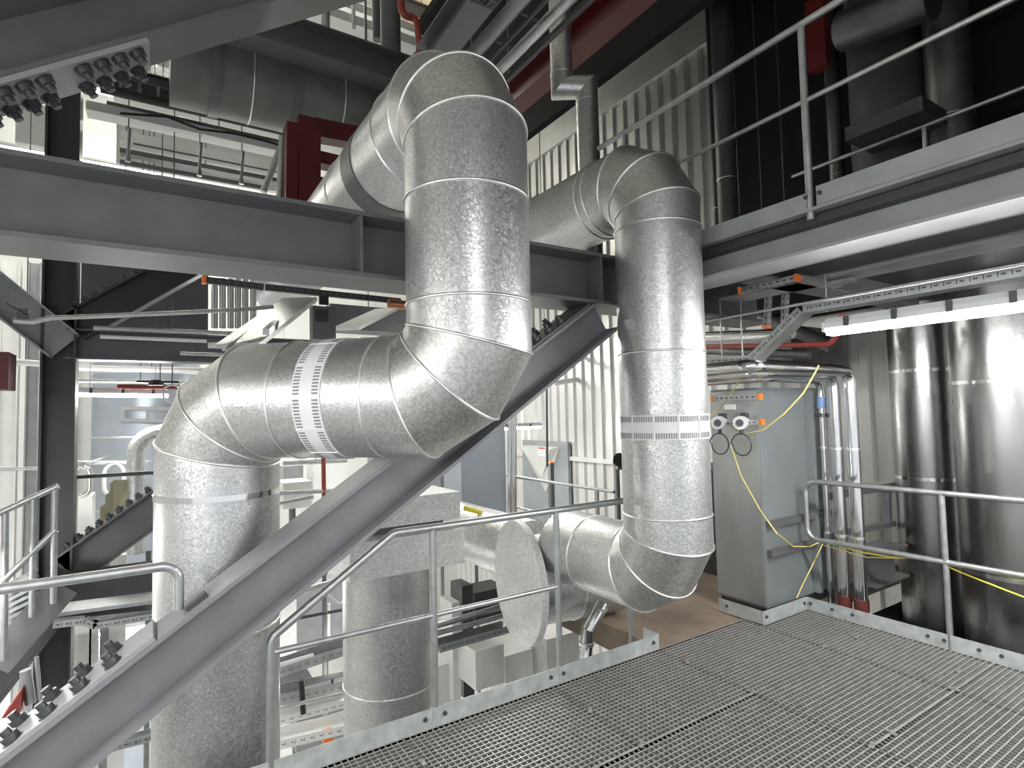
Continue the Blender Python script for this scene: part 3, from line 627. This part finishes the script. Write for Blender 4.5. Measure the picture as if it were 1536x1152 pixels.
for i, (x0, x1, y, z) in enumerate(((-.4, 1.6, 10.2, 7.6), (1.9, 3.6, 11.4, 7.7), (.2, 2.2, 13.0, 7.8))):
    t = thing('bare_tube_lamp', ['nearest', 'rightmost', 'farthest'][i]+' bare tube lamp under the roof above the left riser', 'lamp', (x0, y, z))
    MB().tube((x0, y, z), (x1, y, z), .04, 10).build('tube', 'lampbare', t)
    for x in (x0+.2, x1-.2): MB().tube((x, y, z+.03), (x, y, 9.6), .008, 6).build('hanger', 'rail', t)
# far left: pilasters, tank, shiny pipes
for px, w, lab in ((12, 14, 'white wall post at the left edge'), (48, 10, 'grey wall post left of the far left column'), (128, 14, 'white post just right of the far left column'), (146, 8, 'thin white post beside the blue tank'), (166, 22, 'grey post in front of the blue tank'), (182, 10, 'narrow white post touching the blue tank')):
    p = aY(px, 650, 12); solo('wall_post', MB().ibeam((p.x, 12, LOWZ), (p.x, 12, 4.4), w*.017, .2, .02, .02, up=V((1, 0, 0))), 'white' if 'white' in lab else 'paint_light', lab, 'post')
p = aY(222, 650, 11); nodes = [(V((p.x, 11, z)), s, 0) for z, s in ((LOWZ, 0), (.4, 1), (1.5, 1), (2.5, 1), (3.2, 0))]
cladpipe('storage_tank', 'pale blue round tank behind the left pipe', nodes, .75, 40, mats=('tank', 'tank'), cat='tank', bead=.02)
solo('tank_walkway', MB().bar(aY(180, 612, 10.2), aY(262, 614, 10.2), .1, .06).bar(aY(180, 630, 10.2), aY(262, 632, 10.2), .1, .05).bar(aY(183, 610, 10.2), aY(183, 632, 10.2), .06, .06).bar(aY(222, 612, 10.2), aY(222, 632, 10.2), .06, .06), 'paint_light', 'grey bracket frame around the blue tank', 'frame')
tubeY('bent_pipe', 'shiny pipe bending down in front of the blue tank', [(255, 645), (204, 658), (204, 830)], 8.5, .1, 'galv_far', R=.25, n=20)
tubeY('guard_rail', 'thin dark rail crossing behind the left pipe', [(108, 716), (245, 708)], 7.4, .022, 'bolt', 'railing')
tubeY('guard_rail', 'pale rail at the left edge of the picture', [(-20, 704), (60, 703)], 8.0, .02, 'rail', 'railing')
tubeY('looped_rail', 'small white looped rail below the blue tank', [(178, 765), (156, 735), (156, 694), (186, 694), (186, 765)], 9, .025, 'white', 'railing', R=.15)
tubeY('bent_pipe', 'small shiny hooked pipe right of the far left column', [(117, 700), (135, 692), (135, 740), (120, 745)], 9, .035, 'chrome', R=.1)
bx('white_cabinet', 'white cabinet right of the foot of the far left column', (117, 745), (138, 800), 9.5, .5, 'white', 'cabinet')
m = MB(); 
for k in range(9):
    a = aY(150+k*2.5, 775-k*6+(k % 3)*4, 8.4); m.add([a+V((0, 0, -.3)), a+V((.18, .05, -.28+.02*k)), a+V((.16, .1, .1)), a+V((0, .02, .12))], [(0, 1, 2, 3)])
solo('cloth_cover', m, 'cloth', 'beige cloth draped below the white looped rail', 'cloth')
tubeY('sprinkler_pipe', 'thin red pipe above the white lamp on the left', [(176, 580), (300, 581)], 8.2, .03, 'redpipe')
bx('red_box', 'red box at the left edge of the picture', (-20, 527), (12, 584), 6, .3, 'red', 'cabinet')
for i, (p, q, Y, r_, m_) in enumerate((((60, 526), (112, 526), 9.2, .05, 'white'), ((10, 542), (66, 546), 9, .04, 'white'), ((112, 552), (330, 556), 9, .04, 'white'), ((112, 572), (300, 574), 9, .03, 'rail'), ((140, 492), (400, 502), 6.6, .022, 'rail'), ((150, 505), (310, 512), 6.6, .018, 'white'), ((270, 530), (350, 533), 6.6, .018, 'rail'), ((312, 518), (350, 518), 6.4, .03, 'white'))):
    tubeY('conduit', ['short white pipe left of the far left column top', 'white pipe under the red box', 'white pipe under the dark back beam', 'thin grey pipe above the white lamp on the left', 'long grey conduit in front of the dark back beam', 'white conduit on the dark back beam', 'short conduit beside the left pipe elbow', 'short white tube beside the left pipe elbow'][i], [p, q], Y, r_, m_, 'conduit')
solo('flexible_hose', MB().path([aY(*p, 5.2) for p in ((20, 481), (50, 483), (75, 477), (150, 474), (250, 470), (350, 465), (410, 460))], .018, 10), 'rail', 'long pale hose stretched below the main beam on the left', 'hose')
solo('hose_clamp', MB().box(aY(25, 462, 5.2), aY(42, 482, 5.2)+V((0, .08, 0))).tube(aY(10, 455, 5.2), aY(40, 475, 5.2), .012, 8), 'bolt', 'small dark clamp at the left end of the pale hose', 'clamp')
solo('camera_dome', MB().cone(aY(234, 578, 7.6), aY(234, 570, 7.6), .09, .05, 16).tube(aY(205, 572, 7.6), aY(268, 573, 7.6), .012, 8), 'black', 'black hanging fitting left of the left pipe elbow', 'fitting')
pc = aY(258, 590, 7.6); solo('white_cable_loop', MB().path([pc+V((.09*math.cos(a*.5), 0, .1*math.sin(a*.5))) for a in range(14)], .012, 8), 'plastic', 'white cable loop under the black hanging fitting', 'cable')
# stair on the left
t = thing('steel_stair', 'steel stair with handrail at the left edge below the column', 'stairs', aY(40, 880, 5.6))
for p, q in (((-30, 783), (88, 729)), ((-30, 905), (84, 795))): MB().path([aY(*p, 5.6), aY(*q, 5.6)], .024, 12).build('handrail', 'rail', t)
for px, y0, y1 in ((8, 770, 990), (50, 748, 925), (82, 730, 905)): MB().tube(aY(px, y0, 5.6), aY(px-2, y1, 5.6), .022, 12).build('post', 'rail', t)
for k in range(9):
    a, b = aY(14, 950-k*9, 6.1), aY(58-k*.5, 930-k*9, 6.1); MB().bar(a, b, .22, .025).build('tread', 'rail', t)
MB().bar(aY(-10, 1000, 5.7), aY(95, 880, 5.7), .02, .22).build('stringer', 'paint', t)
# lower left
solo('cable_tray', MB().bar(aY(85, 915, 6), aY(240, 895, 6), .3, .03).bar(aY(85, 925, 6), aY(240, 908, 6), .3, .02), 'rail', 'grey cable trays stacked below the guard rail stub', 'cable tray')
bx('dark_box', 'dark box behind the guard rail stub', (100, 872), (234, 905), 6.4, .4, 'paint_dark', 'cabinet')
tray('perforated tray below the guard rail stub on the left', [aY(80, 940, 5.8), aY(125, 935, 5.8), aY(140, 942, 5.8), aY(240, 925, 5.8)], .1, .05)
tray('perforated tray at the bottom left below the diagonal brace', [aY(150, 1128, 5.0), aY(240, 1104, 5.0)], .1, .05)
for i, (px, w, m_) in enumerate(((118, 22, 'white'), (140, 8, 'white'), (156, 8, 'paint_light'), (175, 16, 'white'))):
    p = aY(px, 990, 8); solo('wall_post', MB().box((p.x-w*.005, 8, LOWZ), (p.x+w*.005, 8.1, .2)), m_, ['wide pale post seen low behind the diagonal brace', 'thin pale post seen low behind the diagonal brace', 'thin grey post seen low behind the diagonal brace', 'pale post seen low close to the left pipe'][i], 'post')
bx('dark_board', 'dark panel low behind the diagonal brace', (58, 955), (108, 1060), 7.5, .1, 'paint', 'panel')
m = MB(); a, b, c = aY(2, 1078, 4.6), aY(30, 1072, 4.6), aY(32, 1035, 4.6); m.add([a, b, c, a+V((0, .1, 0)), b+V((0, .1, 0)), c+V((0, .1, 0))], [(0, 1, 2), (5, 4, 3), (0, 3, 4, 1), (1, 4, 5, 2), (2, 5, 3, 0)])
solo('red_wedge', m, 'redpipe', 'red triangular bracket at the lower left edge', 'bracket')
solo('valve_stem', MB().tube(aY(38, 1005, 4.7), aY(46, 1055, 4.7), .03, 10).tube(aY(55, 985, 4.7), aY(60, 1050, 4.7), .012, 8), 'rail', 'thin grey stem beside the red triangular bracket', 'bracket')
# upper left
bx('white_board', 'bright white panel in the upper left', (236, 62), (312, 118), 9, .1, 'white', 'panel')
bx('white_board', 'pale panel left of the far left column top', (24, 150), (76, 222), 9.5, .1, 'white', 'panel')
a = aY(255, 95, 6.6); b = aY(560, 175, 6.6); z = (a.z+b.z)/2
nodes = [(V((a.x, 6.6, z)), 0, 0), (V((a.x+.75, 6.6, z)), 1, 0), (V((a.x+1.7, 6.6, z)), 1, 0), (V((b.x+.4, 6.6, z)), 0, 0)]
t = cladpipe('pale_duct', 'large dull duct with strap hangers in the upper left', nodes, .42, 40, mats=('duct_dull', 'duct_dull'), cat='duct')
for x in (a.x+.4, a.x+1.2): MB().cone((x-.05, 6.6, z), (x+.05, 6.6, z), .435, .435, 40).build('strap', 'paint', t)
for i, (p, q, Y, h, m_, lab) in enumerate((((130, 170), (470, 232), 7.6, .1, 'white', 'white lamp channel above the main beam on the left'), ((170, 150), (480, 212), 7.9, .06, 'white', 'thin white pipe run above the main beam on the left'), ((180, 205), (430, 262), 8.4, .12, 'white', 'white duct strip above the main beam on the left'), ((180, 226), (420, 275), 8.4, .06, 'paint', 'dark strip under the white duct strip'), ((165, 128), (480, 196), 7.3, .09, 'paint_dark', 'dark ladder rail above the white lamp channel'))):
    a, b = aY(*p, Y), aY(*q, Y); z = (a.z+b.z)/2; solo('service_run', MB().bar((a.x, Y, z), (b.x, Y, z), h*2.2, h), m_, lab, 'service run')
for i, px in enumerate((195, 302, 365)):
    a, b = aY(px, 190+(px-180)*.2, 7.5), aY(px-3, 232+(px-180)*.2, 7.5); solo('drop_hanger', MB().tube(a, b, .018, 8).cone(b, b-V((0, 0, .06)), .03, .03, 8), 'rail', ['leftmost small hanger under the white lamp channel', 'middle small hanger under the white lamp channel', 'rightmost small hanger under the white lamp channel'][i], 'hanger')
a, b = aY(150, 118, 7.0), aY(480, 192, 7.0); z = (a.z+b.z)/2
t = thing('cable_ladder', 'dark cable ladder above the white lamp channel in the upper left', 'cable ladder', (a.x, 7, z))
for s_ in (-.16, .16): MB().bar((a.x, 7+s_, z), (b.x, 7+s_, z), .02, .08).build('side_rail', 'paint_dark', t)
k = a.x
while k < b.x: MB().bar((k, 6.84, z-.02), (k, 7.16, z-.02), .03, .02).build('rung', 'paint', t); k += .17
for i, (p, q, Y, r_, m_) in enumerate((((150, 135), (470, 205), 7.05, .05, 'black'), ((160, 158), (470, 222), 7.7, .03, 'paint'), ((330, 60), (480, 110), 8.5, .05, 'rail'), ((180, 240), (400, 285), 8.2, .03, 'paint'), ((200, 214), (420, 258), 8.3, .02, 'bolt'))):
    a, b = aY(*p, Y), aY(*q, Y); zz = (a.z+b.z)/2
    solo('conduit', MB().tube((a.x, Y, zz), (b.x, Y, zz), r_, 10), m_, ['thick black cable on the upper left cable ladder', 'dark conduit just under the upper left cable ladder', 'pale conduit behind the large dull duct', 'dark conduit lowest above the main beam on the left', 'thin dark conduit across the pale shelving panel'][i], 'conduit')
bx('white_board', 'pale shelving panel behind the white duct strip', (175, 185), (430, 290), 9.4, .1, 'wall', 'panel')
cable('black cable sagging along the white lamp channel', [aY(*p, 7.49) for p in ((180, 170), (250, 175), (300, 194), (350, 200), (400, 212), (440, 224))], .014, 'black')
# red frame
t = thing('red_steelwork', 'red steel frame behind the top end of the left pipe', 'steelwork', aY(450, 290, 5.4))
for p, q, w in (((436, 190), (434, 310), .1), ((461, 182), (461, 312), .2)): MB().bar(aY(*p, 5.4), aY(*q, 5.4), w, .2, up=YV).build('post', 'red', t)
for p, q, w in (((470, 195), (560, 212), .18), ((470, 238), (530, 252), .12), ((470, 275), (510, 285), .1)): MB().bar(aY(*p, 5.5), aY(*q, 5.5), .16, w).build('rail', 'red', t)
tubeY('bent_pipe', 'light diagonal tube left of the red frame', [(395, 288), (424, 215)], 5.6, .03, 'rail')
tubeY('bent_pipe', 'grey upright tube left of the red frame', [(420, 300), (424, 205)], 5.5, .035, 'rail')
tubeY('bent_pipe', 'bright diagonal tube behind the red frame', [(476, 290), (575, 145)], 6.1, .035, 'chrome')
# top centre
for i, (p, q, X, r_, m_) in enumerate((((690, 92), (800, -8), 2.4, .06, 'paint_light'), ((730, 118), (860, 0), 2.7, .05, 'rail'), ((660, 80), (770, -30), 2.2, .03, 'paint_dark'), ((712, 108), (830, -2), 2.55, .02, 'paint_dark'), ((745, 130), (870, 20), 2.85, .03, 'paint_dark'))):
    a, b = aX(*p, X), aX(*q, X); z = (a.z+b.z)/2
    solo('overhead_pipe', MB().tube((X, max(a.y, b.y)+1.5, z), (X, min(a.y, b.y)-1, z), r_, 14), m_, ['pale grey overhead pipe above the left riser top', 'galvanised overhead pipe right of the pale grey one', 'thin dark overhead pipe left of the pale grey one', 'thin dark overhead conduit between the two pale pipes', 'dark overhead pipe nearest the red beam'][i], 'pipe')
for i, (p, q, X) in enumerate((((650, 75), (745, -20), 2.15), ((720, 100), (820, 10), 2.62))):
    a, b = aX(*p, X), aX(*q, X); z = (a.z+b.z)/2; y0, y1 = min(a.y, b.y)-1, max(a.y, b.y)+2
    t = thing('cable_ladder', ['dark cable ladder overhead left of the pale grey pipe', 'dark cable ladder overhead right of the pale grey pipe'][i], 'cable ladder', (X, y0, z))
    for s_ in (-.13, .13): MB().bar((X+s_, y0, z), (X+s_, y1, z), .015, .07).build('side_rail', 'paint_dark', t)
    y = y0
    while y < y1: MB().bar((X-.13, y, z-.02), (X+.13, y, z-.02), .02, .015).build('rung', 'paint', t); y += .4
solo('dark_riser_beam', MB().ibeam(aX(640, 95, 2.0), aX(720, -15, 2.0), .24, .2, .016, .012), 'paint', 'grey sloping beam rising from the top of the left riser', 'beam')
t = thing('sprinkler_pipe', 'red overhead pipe with a double bend above the left riser', 'pipe', aY(625, 95, 5))
MB().path(rounded([aY(600, -20, 5), aY(603, 25, 5), aY(625, 25, 5), aY(630, 80, 5)], .06), .035, 14).build('tube', 'redpipe', t)
MB().cone(aY(630, 78, 5), aY(622, 100, 5), .035, .09, 16).build('cone', 'redpipe', t)
for i, (px, py) in enumerate(((668, 76), (735, 68), (634, 57))):
    p = aY(px, py, 9); solo('warm_lamp', MB().cone(p, p+V((0, 0, .1)), .12, .07, 12), 'warm', ['small warm yellow lamp left of the pale grey overhead pipe', 'small warm yellow lamp between the overhead pipes', 'tiny warm lamp beside the red overhead pipe'][i], 'lamp')
for i in range(9):
    Y = 8.2+i*.75; z = 8.9
    solo('roof_purlin', MB().ibeam((-5, Y, z), (6.9, Y, z), .3, .16, .016, .012), 'paint_light' if i % 2 else 'white', ['first', 'second', 'third', 'fourth', 'fifth', 'sixth', 'seventh', 'eighth', 'ninth'][i]+' roof purlin counted from the near side of the hall', 'beam', 'roof purlins')
for i, (p, q, Y) in enumerate((((488, -10), (492, 50), 6.5), ((565, -10), (565, 60), 7), ((548, 10), (548, 70), 7.5), ((585, -5), (590, 85), 6.2), ((530, -5), (530, 45), 8))):
    a, b = aY(*p, Y), aY(*q, Y); solo('drop_pipe', MB().tube((a.x, Y, a.z+1), (a.x, Y, b.z), (.05, .06, .02, .12, .03)[i], 14), ('rail', 'paint', 'rail', 'paint', 'white')[i], ['shiny drop pipe above the long ceiling beam', 'dark drop pipe above the long ceiling beam', 'thin drop pipe above the long ceiling beam', 'thick dark drop pipe next to the red overhead pipe', 'white drop pipe above the long ceiling beam'][i], 'pipe')
for i, (p, q, Y) in enumerate((((420, 12), (640, 68), 8.2), ((430, -2), (640, 45), 8.8), ((600, 60), (650, 100), 9.2))):
    a, b = aY(*p, Y), aY(*q, Y); z = min(9.3-.25*i, (a.z+b.z)/2); solo('service_run', MB().bar((a.x, Y, z), (b.x, Y, z), .3, .14), 'white', ['lower white duct strip behind the long ceiling beam', 'upper white duct strip behind the long ceiling beam', 'short white duct strip next to the left riser top'][i], 'service run')
# ---- behind the left pipe, between the main beam and the elbow
strut('dark slotted strut with a red end under the main beam', aY(306, 420, 4.2), aY(395, 431, 4.2), (0,), 'paint_dark')
strut('second slotted strut under the main beam towards the left riser', aY(398, 431, 4.2), aY(600, 452, 4.2), (), 'paint_dark')
t = thing('junction_box', 'small dark junction box hanging under the main beam', 'junction box', aY(487, 508, 4.2))
a, b = aY(469, 458, 4.2), aY(504, 510, 4.2); MB().box(a, b+V((0, .1, 0))).build('case', 'bolt', t)
MB().box(aY(474, 463, 4.19), aY(492, 483, 4.2)).build('window', 'black', t); MB().box(aY(480, 440, 4.2), aY(491, 458, 4.24)).build('bracket', 'black', t)
for i, (p, q, Y, w, h) in enumerate((((350, 525), (480, 425), 5.2, .35, .04), ((505, 500), (620, 445), 5.4, .25, .03), ((390, 505), (450, 455), 5.0, .05, .05), ((330, 530), (440, 440), 5.1, .03, .03))):
    solo('cable_tray', MB().bar(aY(*p, Y)+V((0, -.3, 0)), aY(*q, Y)+V((0, .8, 0)), w, h), 'rail' if i != 1 else 'white', ['wide pale cable tray above the left pipe', 'white flat tray right of the junction box', 'narrow tray rail above the left pipe', 'thin tray rail at the left pipe elbow'][i], 'cable tray')
tubeY('bundle_pipe', 'copper pipe stub under the main beam beside the left riser', [(583, 455), (625, 460)], 4.0, .035, 'copper')
for i, px in enumerate((322, 334, 346, 357, 368, 380)):
    tubeY('bundle_pipe', 'shiny upright pipe number %s from the left in the bundle below the main beam' % ['one', 'two', 'three', 'four', 'five', 'six'][i], [(px, 418), (px, 492)], 6.2, .03, 'chrome')
bx('dark_cabinet', 'large dark grey cabinet under the main beam right of the far left column', (122, 392), (312, 500), 8.6, .3, 'paint', 'cabinet')
bx('dark_cabinet', 'dark panel right of the junction box under the main beam', (495, 455), (620, 500), 7.2, .4, 'paint', 'cabinet')
# ---- between left pipe, box and bottom of the hall
for i, (p, q, Y, m_, lab) in enumerate((((470, 695), (518, 745), 12, 'white', 'bright white cabinet left of the speckled box'), ((425, 700), (455, 730), 12, 'paint_light', 'grey cabinet right of the left pipe'), ((425, 725), (468, 760), 9, 'vest', 'white rounded machine right of the left pipe'), ((690, 605), (760, 772), 7.5, 'tank', 'tall blue grey cabinet between the two big pipes'), ((660, 655), (686, 770), 8.3, 'panel', 'narrow blue grey cabinet beside the tall one'))):
    bx('cabinet', lab, p, q, Y, .6, m_, 'cabinet')
tubeY('red_pole', 'thin red pole left of the speckled box', [(485, 680), (486, 750)], 8, .03, 'redpipe', 'pole')
tubeY('upright_pipe', 'galvanised stub pipe behind the diagonal brace top of the speckled box', [(590, 640), (590, 742)], 6.4, .3, 'galv_far', n=32)
for i, (p, q, Y, r_) in enumerate((((420, 740), (520, 735), 8, .03), ((420, 755), (470, 745), 7, .02), ((425, 695), (520, 690), 9, .04))):
    tubeY('conduit', ['lower grey pipe right of the left pipe', 'thin hose pipe right of the left pipe', 'upper grey pipe right of the left pipe'][i], [p, q], Y, r_, 'rail', 'conduit')
for i, px in enumerate((765, 772)): tubeY('upright_pipe', ['shiny upright pipe beside the tall blue grey cabinet', 'second shiny upright pipe beside the tall blue grey cabinet'][i], [(px, 610), (px, 775)], 7.0+.12*i, .036, 'chrome')
# hopper panel with sign on the corrugated wall
t = thing('wall_hopper', 'grey triangular hopper panel on the corrugated wall between the pipes', 'panel', (6.8, 9.6, -.2))
a, b = aX(783, 660, 6.85), aX(853, 760, 6.85)
MB().box((6.86, a.y, b.z-.4), (6.94, b.y, a.z)).build('plate', 'panel', t)
mm = MB(); p0, p1, p2 = V((6.85, a.y-.1, a.z-.1)), V((6.85, b.y+.25, a.z-.1)), V((6.85, (a.y+b.y)/2-.05, b.z+.2)); mm.add([p0, p1, p2, p0+V((-.15, -.1, -.05)), p1+V((-.15, .1, -.05)), p2+V((-.1, 0, .3))], [(0, 1, 2), (5, 4, 3), (0, 3, 4, 1), (1, 4, 5, 2), (2, 5, 3, 0)])
mm.build('hopper_face', 'sheet', t)
s0 = aX(809, 671, 6.6); s1 = aX(818, 684, 6.6)
t = thing('warning_sign', 'small white sign with a red header on the hopper panel', 'sign', s1)
MB().bar((6.6, (s0.y+s1.y)/2, (s0.z+s1.z)/2), (6.87, (s0.y+s1.y)/2, (s0.z+s1.z)/2), .03, .03).build('standoff', 'rail', t)
MB().box((6.59, s0.y, s1.z), (6.6, s1.y, s0.z)).build('board', 'plastic', t); MB().box((6.585, s0.y, s0.z-.03), (6.59, s1.y, s0.z)).build('header', 'redpipe', t)
for k in range(2): MB().box((6.586, s0.y-.03, s0.z-.07-k*.05), (6.59, s1.y+.03, s0.z-.055-k*.05)).build('print_line', 'slot', t)
p, q = aX(826, 694, 6.0), aX(828, 765, 6.0); strut('upright slotted strut with a red orange cap before the hopper panel', q, p, (1,), 'paint', .08)
tubeY('threaded_rod', 'long upright rod above the orange capped strut', [(820, 583), (821, 700)], 6.2, .015, 'bolt', 'rod')
for i, (p, q) in enumerate((((800, 545), (930, 520)), ((830, 575), (930, 560)))):
    tubeY('conduit', ['upper white conduit crossing between the big pipes', 'lower white conduit crossing between the big pipes'][i], [p, q], 8.5, .05, 'white', 'conduit')
solo('floodlight', MB().cone(aX(922, 694, 5.5), aX(930, 690, 5.4), .03, .1, 12).box(aX(926, 688, 5.45), aX(932, 705, 5.45)+V((.1, 0, 0))), 'black', 'small black floodlight just left of the right riser', 'lamp')
# ---- lower hall below the railing
for i, (p, q, Y, dp, m_, lab) in enumerate((((713, 978), (757, 1023), 5.2, .45, 'vest', 'white insulated box low behind the railing'), ((757, 985), (800, 1035), 5.6, .5, 'vest', 'second white insulated box low behind the end plate'), ((678, 905), (692, 1050), 5.6, .3, 'white', 'white upright channel right of the railing post'), ((693, 880), (712, 1042), 5.9, .3, 'paint_dark', 'dark upright block painted as the shade of an opening beside the white channel'), ((655, 1000), (678, 1070), 5.7, .4, 'vest', 'white block at the foot of the railing post'), ((712, 890), (760, 925), 6.4, .4, 'black', 'black block painted as a shaded recess behind the cable trays'), ((820, 960), (870, 1010), 5.4, .5, 'vest', 'white insulated box under the capped header'))):  # opening and recess are solid blocks, their shade put into the colour
    a, b = aY(*p, Y), aY(*q, Y); solo('insulated_box' if m_ == 'vest' else 'channel_panel', MB().box((a.x, Y, a.z), (b.x, Y+dp, b.z)), m_, lab, 'box' if m_ == 'vest' else 'panel')
tray('perforated cable tray low behind the railing on the right', [aY(655, 975, 4.9), aY(760, 945, 4.9)], .16, .07)
tubeY('conduit', 'upper pipe run low behind the railing', [(655, 938), (770, 905)], 5.0, .03, 'rail', 'conduit'); tubeY('conduit', 'lower pipe run low behind the railing', [(655, 950), (770, 920)], 5.0, .025, 'rail', 'conduit')
for i, (p, q, Y, h, m_) in enumerate((((415, 1010), (520, 975), 7, .08, 'rail'), ((415, 1052), (520, 1030), 7, .1, 'rail'), ((415, 1080), (520, 1052), 6.8, .05, 'white'), ((415, 1115), (520, 1090), 6.2, .06, 'white'))):
    a, b = aY(*p, Y), aY(*q, Y); lb = ['topmost pale tray low between the two upright pipes', 'second tray low between the two upright pipes', 'third tray low between the two upright pipes', 'bottom white tray low between the two upright pipes'][i]
    tray(lb, [a, b], .28, h+.03, m_, step=.09)
bx('orange_cap_strut', 'orange cap on the bottom white tray', (486, 1100), (500, 1115), 6.1, .08, 'orange', 'cap')
for i, (p, q, Y, m_) in enumerate((((425, 885), (515, 975), 10, 'paint_light'), ((420, 905), (445, 985), 8.5, 'white'), ((445, 1065), (520, 1110), 9, 'paint'), ((425, 1030), (470, 1055), 8, 'paint_dark'))):
    bx('low_cabinet', ['large grey cabinet low between the two upright pipes', 'white post panel right of the left pipe low down', 'dark machine body near the bottom between the pipes', 'small dark unit on the second low tray'][i], p, q, Y, .5, m_, 'cabinet')
tubeY('upright_pipe', 'thin white upright pole low between the two upright pipes', [(492, 905), (492, 985)], 8, .03, 'white', 'pole')
cable('white curly cable near the speckled box', [aY(*p, 6) for p in ((490, 888), (500, 898), (508, 905), (515, 903))], .012, 'plastic')
tubeY('yellow_tube', 'short yellow tube right of the speckled box', [(697, 762), (733, 772)], 5.2, .025, 'yellowb', 'tube')

for i, (p, q, Y, r_, m_) in enumerate((((418, 1000), (470, 985), 6.9, .04, 'lampbody'), ((420, 1062), (515, 1040), 6.5, .02, 'rail'), ((452, 1020), (455, 1070), 6.6, .03, 'black'), ((425, 1095), (520, 1068), 6.4, .025, 'rail'), ((440, 890), (515, 868), 7.2, .03, 'rail'), ((432, 930), (512, 915), 7.4, .02, 'bolt'))):
    tubeY('conduit', ['short white tube on the topmost low tray', 'thin pipe over the third low tray', 'short black upright fitting on the low trays', 'thin pipe under the third low tray', 'upper thin pipe left of the upright clad pipe', 'dark thin pipe left of the upright clad pipe'][i], [p, q], Y, r_, m_, 'conduit')
# ================================================================== HANGERS: what hangs from the roof steel or stands on the floor below
bpy.context.view_layer.update()
def ext(o):
    ps = [o.matrix_world @ V(c) for q in [o]+list(o.children_recursive) if q.type == 'MESH' for c in q.bound_box]
    return [min(p[i] for p in ps) for i in range(3)], [max(p[i] for p in ps) for i in range(3)]
def hang(names, top=9.6):
    for nm in names:
        o = bpy.data.objects.get(nm)
        if o is None: print('no', nm); continue
        lo, hi = ext(o); x, y = (lo[0]+hi[0])/2, (lo[1]+hi[1])/2
        MB().tube((x, y, hi[2]-.01), (x, y, top), .006, 6).build('hanger', 'bolt', o)
def stand(names, bot=LOWZ, r=.03):
    for nm in names:
        o = bpy.data.objects.get(nm)
        if o is None: print('no', nm); continue
        lo, hi = ext(o); x, y = (lo[0]+hi[0])/2, (lo[1]+hi[1])/2
        MB().tube((x, y, bot), (x, y, lo[2]+.01), r, 8).build('stand', 'paint', o)

hang(['white_board', 'white_board.001', 'white_board.002', 'drop_hanger', 'drop_hanger.001', 'drop_hanger.002', 'conduit.001', 'sprinkler_pipe.001', 'white_cable_loop', 'threaded_rod.003', 'service_run.003', 'dark_cabinet.001', 'dark_cabinet.002', 'fluorescent_lamp.015', 'fluorescent_lamp.016', 'fluorescent_lamp.006', 'service_run.001', 'conduit.016', 'conduit.010', 'warm_lamp.002'])
stand(['floodlight', 'looped_rail', 'cabinet', 'cabinet.001', 'cabinet.002', 'upright_pipe.006', 'upright_pipe.007', 'bent_pipe'])
hang(['fluorescent_lamp.003', 'fluorescent_lamp.017', 'conduit.002', 'conduit.003', 'conduit.004', 'conduit.011', 'clutter_pipe', 'clutter_pipe.001', 'clutter_pipe.002', 'sprinkler_pipe'], 8.3)
stand(['cabinet.003', 'cabinet.004', 'red_pole', 'white_cabinet'])
